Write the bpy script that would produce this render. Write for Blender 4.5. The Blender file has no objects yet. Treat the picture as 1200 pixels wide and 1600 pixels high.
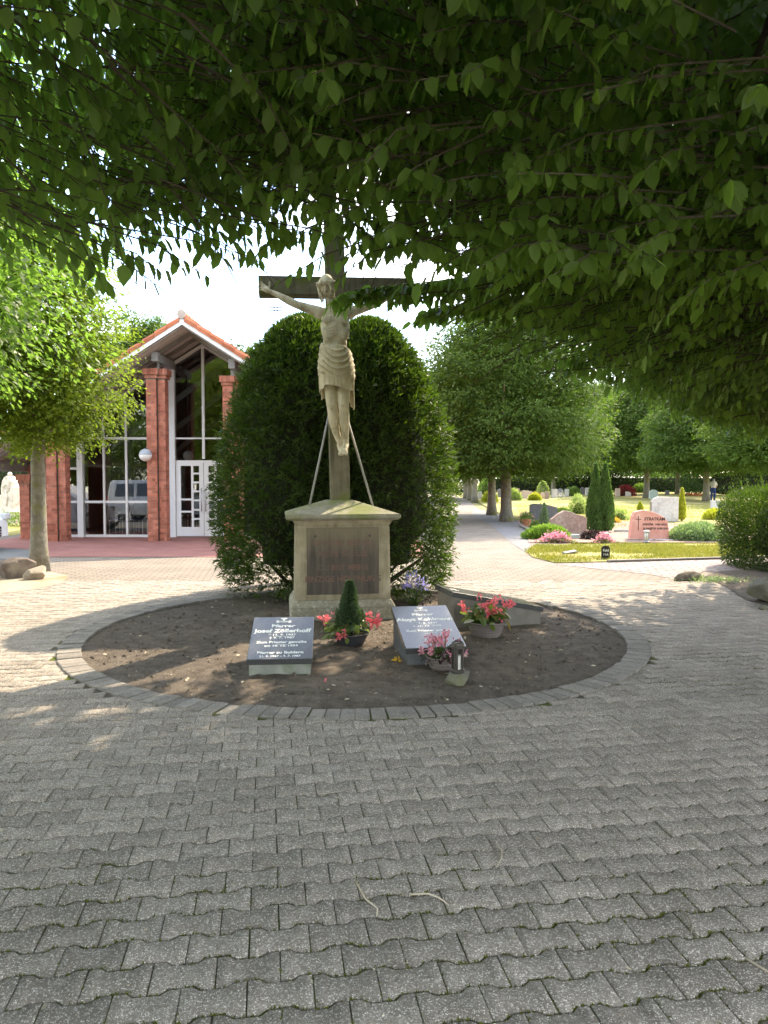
import bpy, bmesh, math, random
import numpy as np
from mathutils import Vector, Matrix, Euler

# ------------------------------------------------------------------ camera, sky, sun, exposure
scene = bpy.context.scene
col = scene.collection
CAM_H, PITCH, FPX = 1.55, math.atan(50 / 1150), 1150.0
cam_d = bpy.data.cameras.new('camera')
cam = bpy.data.objects.new('camera', cam_d)
col.objects.link(cam)
cam.location = (0, 0, CAM_H)
cam.rotation_euler = (math.pi / 2 - PITCH, 0, 0)
cam_d.sensor_fit = 'VERTICAL'
cam_d.sensor_height = 24.0
cam_d.lens = 24.0 * FPX / 1600
cam_d.clip_start = 0.05
cam_d.clip_end = 2000
scene.camera = cam

SUN_H = Vector((0.568, 0.865, 1.0))            # towards the sun, per metre of height
sun_d = bpy.data.lights.new('sun', 'SUN')
sun_d.energy = 2.0
sun_d.angle = math.radians(0.53)
sun_d.color = (1.0, 0.83, 0.61)
sun = bpy.data.objects.new('sun', sun_d)
col.objects.link(sun)
sun.rotation_euler = (-SUN_H).to_track_quat('-Z', 'Y').to_euler()

world = bpy.data.worlds.new('World')
scene.world = world
world.use_nodes = True
wn = world.node_tree
wn.nodes.clear()
w_out = wn.nodes.new('ShaderNodeOutputWorld')
w_bg = wn.nodes.new('ShaderNodeBackground')
w_bg.inputs[1].default_value = 0.15
w_sky = wn.nodes.new('ShaderNodeTexSky')
w_sky.sky_type = 'NISHITA'
w_sky.sun_disc = False
w_sky.sun_elevation = math.atan2(1.0, math.hypot(0.568, 0.865))
w_sky.sun_rotation = math.atan2(0.568, 0.865)
w_sky.air_density = 1.0
w_sky.dust_density = 0.6
w_tc = wn.nodes.new('ShaderNodeTexCoord')
w_map = wn.nodes.new('ShaderNodeMapping')
w_map.inputs['Scale'].default_value = (1, 1, 2.6)
w_map.inputs['Location'].default_value = (0.35, 0.1, 0.2)
w_noise = wn.nodes.new('ShaderNodeTexNoise')
w_noise.inputs['Scale'].default_value = 2.6
w_noise.inputs['Detail'].default_value = 9
w_noise.inputs['Roughness'].default_value = 0.56
w_ramp = wn.nodes.new('ShaderNodeValToRGB')
w_ramp.color_ramp.elements[0].position = 0.41
w_ramp.color_ramp.elements[0].color = (0, 0, 0, 1)
w_ramp.color_ramp.elements[1].position = 0.61
w_ramp.color_ramp.elements[1].color = (1, 1, 1, 1)
w_mix = wn.nodes.new('ShaderNodeMixRGB')
w_mix.inputs[2].default_value = (5.9, 5.6, 5.2, 1)
wn.links.new(w_tc.outputs['Generated'], w_map.inputs[0])
wn.links.new(w_map.outputs[0], w_noise.inputs['Vector'])
wn.links.new(w_noise.outputs[0], w_ramp.inputs[0])
wn.links.new(w_ramp.outputs[0], w_mix.inputs[0])
wn.links.new(w_sky.outputs[0], w_mix.inputs[1])
wn.links.new(w_mix.outputs[0], w_bg.inputs[0])
wn.links.new(w_bg.outputs[0], w_out.inputs[0])

scene.view_settings.view_transform = 'Standard'
scene.view_settings.look = 'None'
scene.view_settings.exposure = 2.55
scene.view_settings.gamma = 1.0
scene.view_settings.use_curve_mapping = False

scene.render.engine = 'CYCLES'
cy = scene.cycles
cy.max_bounces = 8
cy.diffuse_bounces = 5
cy.glossy_bounces = 3
cy.transmission_bounces = 6
cy.transparent_max_bounces = 12
cy.use_adaptive_sampling = True
cy.adaptive_threshold = 0.015
cy.use_denoising = True
cy.sample_clamp_indirect = 8.0
cy.caustics_reflective = False
cy.caustics_refractive = False

# ------------------------------------------------------------------ helpers
RNG = np.random.default_rng(7)
R = math.radians


def gp(px, py, z=0.0):
    """point of the plane z that the photograph shows at pixel px, py"""
    u, v = (px - 600) / FPX, (800 - py) / FPX
    d = Vector((u, math.cos(PITCH) + v * math.sin(PITCH), -math.sin(PITCH) + v * math.cos(PITCH)))
    t = (z - CAM_H) / d.z
    return Vector((d.x * t, d.y * t, z))


def at(px, py, y):
    u, v = (px - 600) / FPX, (800 - py) / FPX
    d = Vector((u, math.cos(PITCH) + v * math.sin(PITCH), -math.sin(PITCH) + v * math.cos(PITCH)))
    t = y / d.y
    return Vector((d.x * t, y, CAM_H + d.z * t))


def tag(o, label=None, cat=None, group=None, kind=None):
    if label: o['label'] = label
    if cat: o['category'] = cat
    if group: o['group'] = group
    if kind: o['kind'] = kind
    return o


def empty(name, loc=(0, 0, 0), rz=0.0, label=None, cat=None, group=None):
    o = bpy.data.objects.new(name, None)
    o.empty_display_size = 0.1
    col.objects.link(o)
    o.location = loc
    o.rotation_euler = (0, 0, rz)
    return tag(o, label, cat, group)


def adopt(o, parent, world_space=False):
    o.parent = parent
    if world_space and parent is not None:
        m = Matrix.Translation(parent.location) @ parent.rotation_euler.to_matrix().to_4x4()
        o.matrix_parent_inverse = m.inverted()
    return o


def link(name, me, mat=None, parent=None, ws=False, smooth=False, bevel=0.0, auto=None):
    if mat is not None and not me.materials:
        for m in (mat if isinstance(mat, (list, tuple)) else [mat]):
            me.materials.append(m)
    if smooth:
        me.polygons.foreach_set('use_smooth', np.ones(len(me.polygons), bool))
    o = bpy.data.objects.new(name, me)
    col.objects.link(o)
    if parent is not None:
        adopt(o, parent, ws)
    if bevel:
        b = o.modifiers.new('bevel', 'BEVEL')
        b.width = bevel
        b.segments = 2
        b.limit_method = 'ANGLE'
        b.angle_limit = R(40)
    return o


def np_mesh(name, V, F):
    V = np.ascontiguousarray(V, dtype=np.float32).reshape(-1, 3)
    F = np.ascontiguousarray(F, dtype=np.int32)
    m, k = F.shape
    me = bpy.data.meshes.new(name)
    me.vertices.add(len(V))
    me.vertices.foreach_set('co', V.ravel())
    me.loops.add(m * k)
    me.loops.foreach_set('vertex_index', F.ravel())
    me.polygons.add(m)
    me.polygons.foreach_set('loop_start', np.arange(0, m * k, k, dtype=np.int32))
    me.update(calc_edges=True)
    return me


def copies(V, F, mats):
    """numpy copies of one small mesh: mats (n,4,4)"""
    n = len(mats)
    Vh = np.c_[V, np.ones(len(V))]
    W = np.einsum('nij,vj->nvi', mats, Vh)[..., :3].reshape(-1, 3)
    FF = (F[None] + (np.arange(n) * len(V))[:, None, None]).reshape(-1, F.shape[1])
    return W, FF


class MB:
    """collects simple solids into one mesh"""
    def __init__(self):
        self.v, self.f, self.m = [], [], []

    def add(self, V, F, mi=0, M=None):
        o = len(self.v)
        for p in V:
            p = Vector(p)
            self.v.append(tuple(M @ p if M is not None else p))
        for f in F:
            self.f.append(tuple(o + i for i in f))
            self.m.append(mi)
        return self

    def box(self, a, b, mi=0, M=None):
        (x0, y0, z0), (x1, y1, z1) = a, b
        V = [(x0, y0, z0), (x1, y0, z0), (x1, y1, z0), (x0, y1, z0), (x0, y0, z1), (x1, y0, z1), (x1, y1, z1), (x0, y1, z1)]
        F = [(0, 3, 2, 1), (4, 5, 6, 7), (0, 1, 5, 4), (1, 2, 6, 5), (2, 3, 7, 6), (3, 0, 4, 7)]
        return self.add(V, F, mi, M)

    def prism(self, poly, d0, d1, axis='z', mi=0, M=None):
        """polygon extruded along an axis; poly coords are the other two axes in order"""
        def mk(p, d):
            return {'z': (p[0], p[1], d), 'y': (p[0], d, p[1]), 'x': (d, p[0], p[1])}[axis]
        n = len(poly)
        V = [mk(p, d0) for p in poly] + [mk(p, d1) for p in poly]
        F = [tuple(range(n))[::-1], tuple(range(n, 2 * n))] + [(i, (i + 1) % n, n + (i + 1) % n, n + i) for i in range(n)]
        return self.add(V, F, mi, M)

    def tube(self, pts, radii, n=8, mi=0, cap=True, round_ends=False, sq=1.0):
        pts = [Vector(p) for p in pts]
        if not hasattr(radii, '__len__'):
            radii = [radii] * len(pts)
        radii = list(radii)
        if round_ends:
            a, b = (pts[0] - pts[1]).normalized(), (pts[-1] - pts[-2]).normalized()
            r0, r1 = radii[0], radii[-1]
            pts = [pts[0] + a * r0 * .97, pts[0] + a * r0 * .7] + pts + [pts[-1] + b * r1 * .7, pts[-1] + b * r1 * .97]
            radii = [r0 * .22, r0 * .7] + radii + [r1 * .7, r1 * .22]
        o = len(self.v)
        ref = None
        for i, p in enumerate(pts):
            t = (pts[min(i + 1, len(pts) - 1)] - pts[max(i - 1, 0)]).normalized()
            if ref is None:
                ref = Vector((0, 0, 1)) if abs(t.z) < .9 else Vector((1, 0, 0))
            s = t.cross(ref).normalized()
            u = s.cross(t).normalized()
            ref = u
            for k in range(n):
                a = 2 * math.pi * k / n
                self.v.append(tuple(p + (s * math.cos(a) + u * math.sin(a) * sq) * radii[i]))
        for i in range(len(pts) - 1):
            for k in range(n):
                self.f.append((o + i * n + k, o + i * n + (k + 1) % n, o + (i + 1) * n + (k + 1) % n, o + (i + 1) * n + k))
                self.m.append(mi)
        if cap:
            self.f.append(tuple(o + k for k in range(n))[::-1])
            self.f.append(tuple(o + (len(pts) - 1) * n + k for k in range(n)))
            self.m += [mi, mi]
        return self

    def lathe(self, prof, n=24, mi=0, M=None):
        V, F = [], []
        for r, z in prof:
            for k in range(n):
                a = 2 * math.pi * k / n
                V.append((r * math.cos(a), r * math.sin(a), z))
        for i in range(len(prof) - 1):
            for k in range(n):
                F.append((i * n + k, i * n + (k + 1) % n, (i + 1) * n + (k + 1) % n, (i + 1) * n + k))
        return self.add(V, F, mi, M)

    def ball(self, c, r, nu=12, nv=8, mi=0, rot=None):
        if not hasattr(r, '__len__'):
            r = (r, r, r)
        M = Matrix.Translation(c) @ (rot.to_matrix().to_4x4() if rot else Matrix.Identity(4))
        V, F = [(0, 0, -r[2])], []
        for j in range(1, nv):
            ph = -math.pi / 2 + math.pi * j / nv
            for k in range(nu):
                a = 2 * math.pi * k / nu
                V.append((r[0] * math.cos(ph) * math.cos(a), r[1] * math.cos(ph) * math.sin(a), r[2] * math.sin(ph)))
        V.append((0, 0, r[2]))
        for k in range(nu):
            F.append((0, 1 + (k + 1) % nu, 1 + k))
            F.append((len(V) - 1, 1 + (nv - 2) * nu + k, 1 + (nv - 2) * nu + (k + 1) % nu))
        for j in range(nv - 2):
            for k in range(nu):
                F.append((1 + j * nu + k, 1 + j * nu + (k + 1) % nu, 1 + (j + 1) * nu + (k + 1) % nu, 1 + (j + 1) * nu + k))
        return self.add(V, F, mi, M)

    def mesh(self, name):
        me = bpy.data.meshes.new(name)
        me.from_pydata(self.v, [], self.f)
        me.polygons.foreach_set('material_index', np.array(self.m, dtype=np.int32))
        me.update()
        return me

    def build(self, name, mat, parent=None, ws=False, smooth=False, bevel=0.0):
        return link(name, self.mesh(name), mat, parent, ws, smooth, bevel)


def fuse(mb, name, voxel, smooth=4, factor=0.5):
    """one continuous skin over overlapping closed solids"""
    o = mb.build('tmp', None)
    m = o.modifiers.new('r', 'REMESH')
    m.mode = 'VOXEL'
    m.voxel_size = voxel
    s = o.modifiers.new('s', 'SMOOTH')
    s.factor = factor
    s.iterations = smooth
    dg = bpy.context.evaluated_depsgraph_get()
    me = bpy.data.meshes.new_from_object(o.evaluated_get(dg))
    me.name = name
    old = o.data
    bpy.data.objects.remove(o)
    bpy.data.meshes.remove(old)
    return me


def lettering(s, size, mat, M, parent, depth=0.0015, name='lettering', bold=0.0, align='CENTER', sx=1.0):
    cu = bpy.data.curves.new('t', 'FONT')
    cu.body = s
    cu.size = size
    cu.align_x = align
    cu.extrude = depth
    cu.offset = bold
    cu.resolution_u = 3
    o = bpy.data.objects.new('t', cu)
    col.objects.link(o)
    dg = bpy.context.evaluated_depsgraph_get()
    me = bpy.data.meshes.new_from_object(o.evaluated_get(dg))
    bpy.data.objects.remove(o)
    bpy.data.curves.remove(cu)
    me.name = name
    me.transform(M @ Matrix.Diagonal((sx, 1, 1, 1)))
    return link(name, me, mat, parent)


def sines(P, seed, freq=1.0, n=7):
    """cheap smooth noise, about -1..1"""
    r = np.random.default_rng(seed)
    P = np.asarray(P)
    out = np.zeros(len(P))
    for i in range(n):
        k = r.normal(size=P.shape[1]) * freq * (1 + .35 * i)
        out += np.sin(P @ k + r.uniform(0, 6.28)) / (1 + .3 * i)
    return out / 2.6


def unit(a):
    return a / np.maximum(np.linalg.norm(a, axis=-1, keepdims=True), 1e-9)


LEAF_HI_V = np.array([(0, 0, 0), (.26, .40, .10), (.66, .37, .06), (1, 0, -.10), (.66, -.37, .06), (.26, -.40, .10)], float)
LEAF_HI_F = np.array([(0, 3, 2, 1), (0, 5, 4, 3)], int)
LEAF_LO_V = np.array([(0, 0, 0), (.48, .5, .08), (1, 0, -.04), (.48, -.5, .08)], float)
LEAF_LO_F = np.array([(0, 1, 2, 3)], int)


LEAF_TRI_V = np.array([(0, .36, .03), (1, 0, -.03), (.12, -.42, .03)], float)
LEAF_TRI_F = np.array([(0, 2, 1)], int)


def leaf_frames(P, T, N, L, W):
    T = unit(T)
    S = unit(np.cross(N, T))
    N2 = np.cross(T, S)
    n = len(P)
    M = np.zeros((n, 4, 4))
    M[:, :3, 0] = T * np.asarray(L)[:, None]
    M[:, :3, 1] = S * np.asarray(W)[:, None]
    M[:, :3, 2] = N2 * np.asarray(W)[:, None]
    M[:, :3, 3] = P
    M[:, 3, 3] = 1
    return M


def leaf_mesh(name, P, T, N, L, W, hi=False, tri=False):
    lv, lf = (LEAF_TRI_V, LEAF_TRI_F) if tri else (LEAF_HI_V, LEAF_HI_F) if hi else (LEAF_LO_V, LEAF_LO_F)
    V, F = copies(lv, lf, leaf_frames(P, T, N, L, W))
    return np_mesh(name, V, F)


# ------------------------------------------------------------------ materials
def node(nt, t, **kw):
    n = nt.nodes.new(t)
    for k, v in kw.items():
        if k in n.inputs.keys() if isinstance(k, str) else False:
            n.inputs[k].default_value = v
        else:
            setattr(n, k, v)
    return n


def base_mat(name, rough=.8, spec=.3, color=(.5, .5, .5), metal=0.0):
    m = bpy.data.materials.new(name)
    m.use_nodes = True
    nt = m.node_tree
    b = nt.nodes['Principled BSDF']
    b.inputs['Base Color'].default_value = (*color, 1)
    b.inputs['Roughness'].default_value = rough
    b.inputs['Specular IOR Level'].default_value = spec
    b.inputs['Metallic'].default_value = metal
    return m, nt, b


def ramp(nt, fac, stops):
    r = nt.nodes.new('ShaderNodeValToRGB')
    e = r.color_ramp.elements
    while len(e) < len(stops):
        e.new(0.5)
    for i, (p, c) in enumerate(stops):
        e[i].position = p
        e[i].color = (*c, 1) if len(c) == 3 else c
    nt.links.new(fac, r.inputs[0])
    return r.outputs[0]


def noise(nt, vec, scale, detail=4, rough=.55):
    n = nt.nodes.new('ShaderNodeTexNoise')
    n.inputs['Scale'].default_value = scale
    n.inputs['Detail'].default_value = detail
    n.inputs['Roughness'].default_value = rough
    if vec is not None:
        nt.links.new(vec, n.inputs['Vector'])
    return n.outputs[0]


def mixc(nt, fac, a, b, mode='MIX'):
    m = nt.nodes.new('ShaderNodeMixRGB')
    m.blend_type = mode
    for i, x in ((0, fac), (1, a), (2, b)):
        if isinstance(x, (int, float)):
            m.inputs[i].default_value = x
        elif isinstance(x, tuple):
            m.inputs[i].default_value = (*x, 1)
        else:
            nt.links.new(x, m.inputs[i])
    return m.outputs[0]


def math_n(nt, op, a, b=0.0):
    m = nt.nodes.new('ShaderNodeMath')
    m.operation = op
    for i, x in ((0, a), (1, b)):
        if isinstance(x, (int, float)):
            m.inputs[i].default_value = x
        else:
            nt.links.new(x, m.inputs[i])
    return m.outputs[0]


def bump(nt, b, h, strength=.4, dist=.01):
    n = nt.nodes.new('ShaderNodeBump')
    n.inputs['Strength'].default_value = strength
    n.inputs['Distance'].default_value = dist
    nt.links.new(h, n.inputs['Height'])
    nt.links.new(n.outputs[0], b.inputs['Normal'])


def pos(nt):
    return nt.nodes.new('ShaderNodeNewGeometry').outputs['Position']


def objpos(nt):
    return nt.nodes.new('ShaderNodeTexCoord').outputs['Object']


def rand(nt):
    g = nt.nodes.new('ShaderNodeNewGeometry').outputs['Random Per Island']
    o = nt.nodes.new('ShaderNodeObjectInfo').outputs['Random']
    return math_n(nt, 'FRACT', math_n(nt, 'ADD', g, o))


def mottled(name, c1, c2, scale=8, rough=.85, bs=.4, bd=.01, bscale=60, spec=.25, c3=None, s3=2.5, t3=(.5, .68), local=True, indiv=0.0, speck=None, metal=0.0, streak=None):
    """two-tone mottled surface with fine grain; c3 = blotches (lichen, damp, moss); speck = (colour, scale, size)"""
    m, nt, b = base_mat(name, rough, spec, metal=metal)
    p = objpos(nt) if local else pos(nt)
    c = ramp(nt, noise(nt, p, scale, 6, .62), [(.32, c1), (.68, c2)])
    if c3 is not None:
        f = ramp(nt, noise(nt, p, s3, 5, .6), [(t3[0], (0, 0, 0)), (t3[1], (1, 1, 1))])
        c = mixc(nt, f, c, c3)
    for sp_ in (speck if isinstance(speck, list) else [speck] if speck else []):
        v = nt.nodes.new('ShaderNodeTexVoronoi')
        v.inputs['Scale'].default_value = sp_[1]
        nt.links.new(p, v.inputs['Vector'])
        f = ramp(nt, v.outputs['Distance'], [(sp_[2], (1, 1, 1)), (sp_[2] * 1.35, (0, 0, 0))])
        g = math_n(nt, 'GREATER_THAN', noise(nt, p, sp_[1] * .37, 2), .5)
        c = mixc(nt, math_n(nt, 'MULTIPLY', f, g), c, sp_[0])
    if streak:                                           # rain streaks
        mp = nt.nodes.new('ShaderNodeMapping')
        mp.inputs['Scale'].default_value = (streak[1], streak[1], streak[1] * .09)
        nt.links.new(p, mp.inputs[0])
        f = ramp(nt, noise(nt, mp.outputs[0], 1.0, 6, .62), [(.50, (0, 0, 0)), (.70, (1, 1, 1))])
        c = mixc(nt, math_n(nt, 'MULTIPLY', f, streak[2]), c, streak[0])
    if indiv:
        hsv = nt.nodes.new('ShaderNodeHueSaturation')
        nt.links.new(math_n(nt, 'ADD', math_n(nt, 'MULTIPLY', rand(nt), 2 * indiv), 1 - indiv), hsv.inputs['Value'])
        nt.links.new(c, hsv.inputs['Color'])
        c = hsv.outputs[0]
    nt.links.new(c, b.inputs['Base Color'])
    bump(nt, b, noise(nt, p, bscale, 5, .7), bs, bd)
    return m


def leafy(name, c1, c2, trans=.35, rough=.45, spec=.35, c3=None, tint=(2.0, 2.1, .9)):
    """leaves: each its own green between c1 and c2, light shining through them"""
    m, nt, b = base_mat(name, rough, spec)
    st = [(0, c1), (.8, c2)]
    if c3:
        st = [(0, c1), (.72, c2), (.95, c2), (1.0, c3)]
    c = ramp(nt, rand(nt), st)
    c = mixc(nt, .35, c, ramp(nt, noise(nt, pos(nt), 2.2, 3), [(.35, c1), (.65, c2)]))
    nt.links.new(c, b.inputs['Base Color'])
    t = nt.nodes.new('ShaderNodeBsdfTranslucent')
    nt.links.new(mixc(nt, 1.0, c, tint, 'MULTIPLY'), t.inputs['Color'])
    mx = nt.nodes.new('ShaderNodeMixShader')
    mx.inputs[0].default_value = trans
    nt.links.new(b.outputs[0], mx.inputs[1])
    nt.links.new(t.outputs[0], mx.inputs[2])
    nt.links.new(mx.outputs[0], nt.nodes['Material Output'].inputs['Surface'])
    return m


M = {}
M['hornbeam'] = leafy('hornbeam_leaf', (.068, .110, .028), (.112, .166, .042), .56, tint=(2.3, 2.7, 1.2))
M['hornbeam_far'] = leafy('hornbeam_leaf_far', (.045, .085, .018), (.090, .140, .030), .38, rough=.6, spec=.12)  # own leaf green of the trees farther off
M['hornbeam_sun'] = leafy('hornbeam_leaf_backlit', (.085, .130, .022), (.145, .190, .034), .48, rough=.6, spec=.12)  # paler leaf copy; the backlit brightness is put into its colour
M['wood_far'] = leafy('distant_leaf', (.035, .070, .025), (.070, .110, .036), .35, rough=.65, spec=.1)
M['yew'] = leafy('yew_needle', (.018, .038, .012), (.070, .110, .024), .40, rough=.5, tint=(1.8, 2.0, .5))
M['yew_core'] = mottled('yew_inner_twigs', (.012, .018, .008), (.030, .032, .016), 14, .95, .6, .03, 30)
M['conifer'] = leafy('thuja_spray', (.045, .100, .028), (.100, .170, .045), .3)
M['spruce'] = leafy('dwarf_spruce_needle', (.045, .085, .045), (.085, .130, .065), .2)
M['juniper'] = leafy('juniper_spray', (.10, .19, .035), (.20, .30, .06), .3)
M['juniper_grey'] = leafy('grey_juniper_spray', (.12, .19, .11), (.22, .29, .18), .3)
M['golden'] = leafy('golden_conifer_spray', (.22, .26, .03), (.42, .42, .05), .3)
M['shrub'] = leafy('garden_shrub_leaf', (.07, .13, .03), (.16, .23, .06), .35)
M['shrub_light'] = leafy('variegated_shrub_leaf', (.16, .24, .08), (.34, .40, .20), .35)
M['maple'] = leafy('red_maple_leaf', (.12, .02, .025), (.24, .05, .05), .35, tint=(1.6, .8, .8))
M['begonia'] = leafy('begonia_leaf', (.060, .110, .030), (.150, .190, .045), .35, rough=.3, spec=.5, c3=(.30, .17, .04))
M['dark_leaf'] = leafy('bronze_begonia_leaf', (.030, .018, .018), (.060, .035, .032), .15, rough=.25, spec=.6, tint=(1.2, .8, .8))
M['strap'] = leafy('strap_leaf', (.07, .13, .03), (.14, .21, .06), .3, rough=.4)
M['pink'] = leafy('coral_pink_petal', (.72, .13, .17), (.85, .30, .32), .35, rough=.6, spec=.2, tint=(1.2, .9, .9))
M['rose'] = leafy('rose_pink_petal', (.60, .22, .32), (.82, .45, .52), .35, rough=.6, spec=.2, tint=(1.1, .95, .95))
M['violet'] = leafy('violet_blue_petal', (.26, .25, .62), (.46, .44, .80), .4, rough=.6, spec=.2, tint=(1, 1, 1.1))
M['white_petal'] = leafy('white_petal', (.62, .58, .50), (.80, .78, .72), .3, rough=.6, spec=.2, tint=(1, 1, 1))
M['red_petal'] = leafy('red_petal', (.50, .03, .03), (.70, .10, .06), .3, rough=.6, spec=.2, tint=(1, .9, .9))
M['yellow_petal'] = leafy('orange_yellow_petal', (.62, .30, .04), (.75, .55, .08), .3, rough=.6, spec=.2, tint=(1, 1, .9))
M['grass'] = leafy('lawn_blade', (.13, .17, .035), (.30, .29, .07), .35, rough=.6, spec=.2, c3=(.42, .34, .13), tint=(1.2, 1.2, .6))
M['bark'] = mottled('hornbeam_bark', (.16, .145, .115), (.31, .28, .22), 9, .9, .9, .03, 26, c3=(.20, .20, .055), s3=3.2, t3=(.52, .66))
M['bark_dark'] = mottled('dark_bark', (.055, .045, .035), (.12, .10, .08), 9, .9, .8, .03, 26)
M['twig'] = mottled('twig_bark', (.05, .040, .030), (.10, .08, .06), 20, .9, .4, .01, 60)
M['paver'] = mottled('weathered_concrete_paver', (.225, .193, .163), (.335, .294, .250), 16, .92, 1.0, .004, 420, local=False, indiv=.14, spec=.15,
                     c3=(.205, .176, .146), s3=1.4, t3=(.52, .70), speck=[((.12, .10, .085), 330, .30), ((.62, .57, .51), 260, .33), ((.82, .77, .70), 130, .24)])
M['joint'] = mottled('mossy_sand_joint', (.075, .066, .050), (.13, .115, .085), 12, .95, .6, .01, 150, local=False, c3=(.085, .105, .018), s3=2.0, t3=(.46, .56))
M['kerb'] = mottled('grey_kerb_stone', (.18, .162, .142), (.255, .232, .205), 10, .88, .5, .004, 200, local=False, indiv=.14, speck=((.50, .49, .46), 120, .22))
M['soil'] = mottled('dry_garden_soil', (.110, .088, .070), (.215, .178, .144), 9, .97, 1.0, .03, 90, local=False, c3=(.25, .212, .17), s3=1.2, t3=(.52, .72))
M['chip'] = mottled('soil_crumb', (.09, .07, .052), (.36, .30, .23), 3, .95, .2, .01, 90, local=False, indiv=.5)
M['moss'] = leafy('joint_moss', (.060, .075, .010), (.120, .130, .020), .1, rough=.9, spec=.05)
M['litter'] = mottled('dry_litter', (.30, .24, .16), (.52, .46, .36), 3, .95, .2, .01, 90, local=False, indiv=.5)
M['sand'] = mottled('sandy_litter', (.33, .285, .22), (.42, .365, .285), 5, .95, .6, .02, 90, local=False, c3=(.30, .215, .12), s3=1.1)
M['gravel'] = mottled('grey_gravel', (.17, .168, .17), (.26, .255, .25), 40, .95, .8, .02, 160, local=False)
M['grave_soil'] = mottled('reddish_grave_gravel', (.22, .15, .12), (.36, .27, .22), 20, .95, .8, .02, 120, local=False)
M['lawn'] = mottled('dry_lawn', (.19, .20, .055), (.31, .30, .085), 1.4, .95, .6, .03, 60, local=False, c3=(.42, .34, .15), s3=.28, t3=(.45, .66))
M['earth'] = mottled('open_ground', (.16, .17, .06), (.27, .25, .10), .4, .95, .5, .03, 20, local=False)
M['red_pave'] = None
M['statue'] = mottled('weathered_painted_statue', (.56, .50, .36), (.76, .70, .55), 9, .75, .5, .005, 120, c3=(.26, .215, .12), s3=5.0, t3=(.54, .68), streak=((.27, .225, .13), 24, .7))
M['cloth'] = mottled('weathered_painted_loincloth', (.54, .475, .33), (.72, .645, .475), 8, .78, .5, .005, 110, c3=(.30, .25, .145), s3=4.5, t3=(.55, .72), streak=((.28, .235, .14), 26, .6))
M['sandstone'] = mottled('weathered_sandstone', (.30, .26, .175), (.42, .37, .265), 7, .9, .6, .006, 130, c3=(.20, .175, .11), s3=2.4, t3=(.52, .72), streak=((.15, .13, .085), 13, .75))
M['cap_stone'] = mottled('lichened_cap_stone', (.24, .225, .17), (.36, .34, .27), 16, .92, .7, .008, 90, c3=(.20, .22, .09), s3=2.6, t3=(.46, .62))
M['plinth'] = mottled('lichened_plinth_stone', (.24, .22, .165), (.40, .37, .29), 26, .92, .7, .008, 90, c3=(.56, .54, .46), s3=17, t3=(.56, .66))
M['panel'] = None
M['cross_wood'] = mottled('mossy_cross_stone', (.135, .122, .085), (.235, .212, .155), 8, .9, .7, .006, 110, c3=(.14, .155, .050), s3=3.0, t3=(.48, .62), streak=((.07, .062, .042), 16, .8))
M['red_letter'] = mottled('faded_red_lettering', (.165, .092, .072), (.225, .12, .095), 30, .85, .2, .002, 100, c3=(.13, .10, .08), s3=9, t3=(.45, .6))
M['white_letter'] = base_mat('white_lettering', .6, .3, (.74, .76, .76))[0]
M['dark_letter'] = base_mat('dark_lettering', .7, .3, (.05, .035, .035))[0]
M['granite'] = mottled('polished_grey_granite', (.044, .046, .047), (.112, .115, .116), 140, .20, .03, .001, 90, spec=.4)
M['granite_side'] = mottled('granite_edge', (.04, .045, .052), (.10, .105, .115), 130, .5, .2, .002, 200, spec=.4)
M['concrete'] = mottled('mossy_concrete', (.22, .235, .20), (.33, .34, .30), 6, .9, .4, .004, 120, c3=(.15, .175, .12), s3=5, t3=(.5, .7))
M['base_dark'] = mottled('blue_grey_concrete', (.10, .108, .115), (.15, .158, .165), 8, .85, .3, .004, 120)
M['base_brown'] = mottled('brown_grey_concrete', (.17, .16, .14), (.24, .225, .20), 8, .9, .4, .004, 120)
M['pot_dark'] = base_mat('dark_plastic_bowl', .5, .4, (.045, .048, .055))[0]
M['pot_grey'] = mottled('grey_brown_bowl', (.16, .135, .125), (.20, .172, .16), 12, .6, .15, .003, 90, spec=.35)
M['terracotta'] = mottled('terracotta', (.42, .17, .09), (.52, .24, .14), 12, .85, .2, .003, 90)
M['bronze'] = mottled('dark_bronze', (.055, .048, .042), (.10, .088, .076), 18, .45, .2, .003, 90, spec=.5, metal=.5)
M['boulder'] = mottled('pale_boulder', (.32, .27, .21), (.46, .40, .32), 5, .9, .7, .02, 40, c3=(.22, .18, .14), s3=3)
M['boulder_dark'] = mottled('brown_boulder', (.13, .10, .085), (.25, .20, .17), 6, .9, .7, .02, 40, c3=(.32, .28, .22), s3=4)
M['boulder_grey'] = mottled('grey_boulder', (.13, .125, .10), (.24, .23, .19), 6, .9, .7, .02, 40, c3=(.16, .17, .08), s3=4)
M['brick'] = mottled('red_brick', (.34, .113, .072), (.46, .188, .128), 5, .85, .5, .006, 90, local=False, indiv=.28)
M['mortar'] = mottled('mortar', (.27, .21, .165), (.35, .28, .225), 30, .95, .3, .004, 150, local=False)
M['tile'] = mottled('orange_roof_tile', (.36, .105, .050), (.46, .165, .085), 4, .8, .3, .006, 60, local=False, indiv=.18)
M['white_frame'] = base_mat('white_painted_metal', .4, .4, (.80, .81, .82))[0]
M['grey_beam'] = mottled('grey_painted_beam', (.30, .30, .30), (.37, .37, .37), 8, .7, .1, .003, 60)
M['soffit'] = mottled('grey_brown_soffit_board', (.40, .37, .335), (.50, .465, .425), 6, .8, .3, .004, 60, local=False, indiv=.16)
M['rafter'] = mottled('dark_stained_rafter', (.17, .15, .13), (.25, .22, .19), 6, .8, .3, .004, 60, local=False)
M['render_wall'] = mottled('pale_interior_wall', (.17, .17, .175), (.22, .22, .22), 2, .9, .1, .003, 60)
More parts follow.
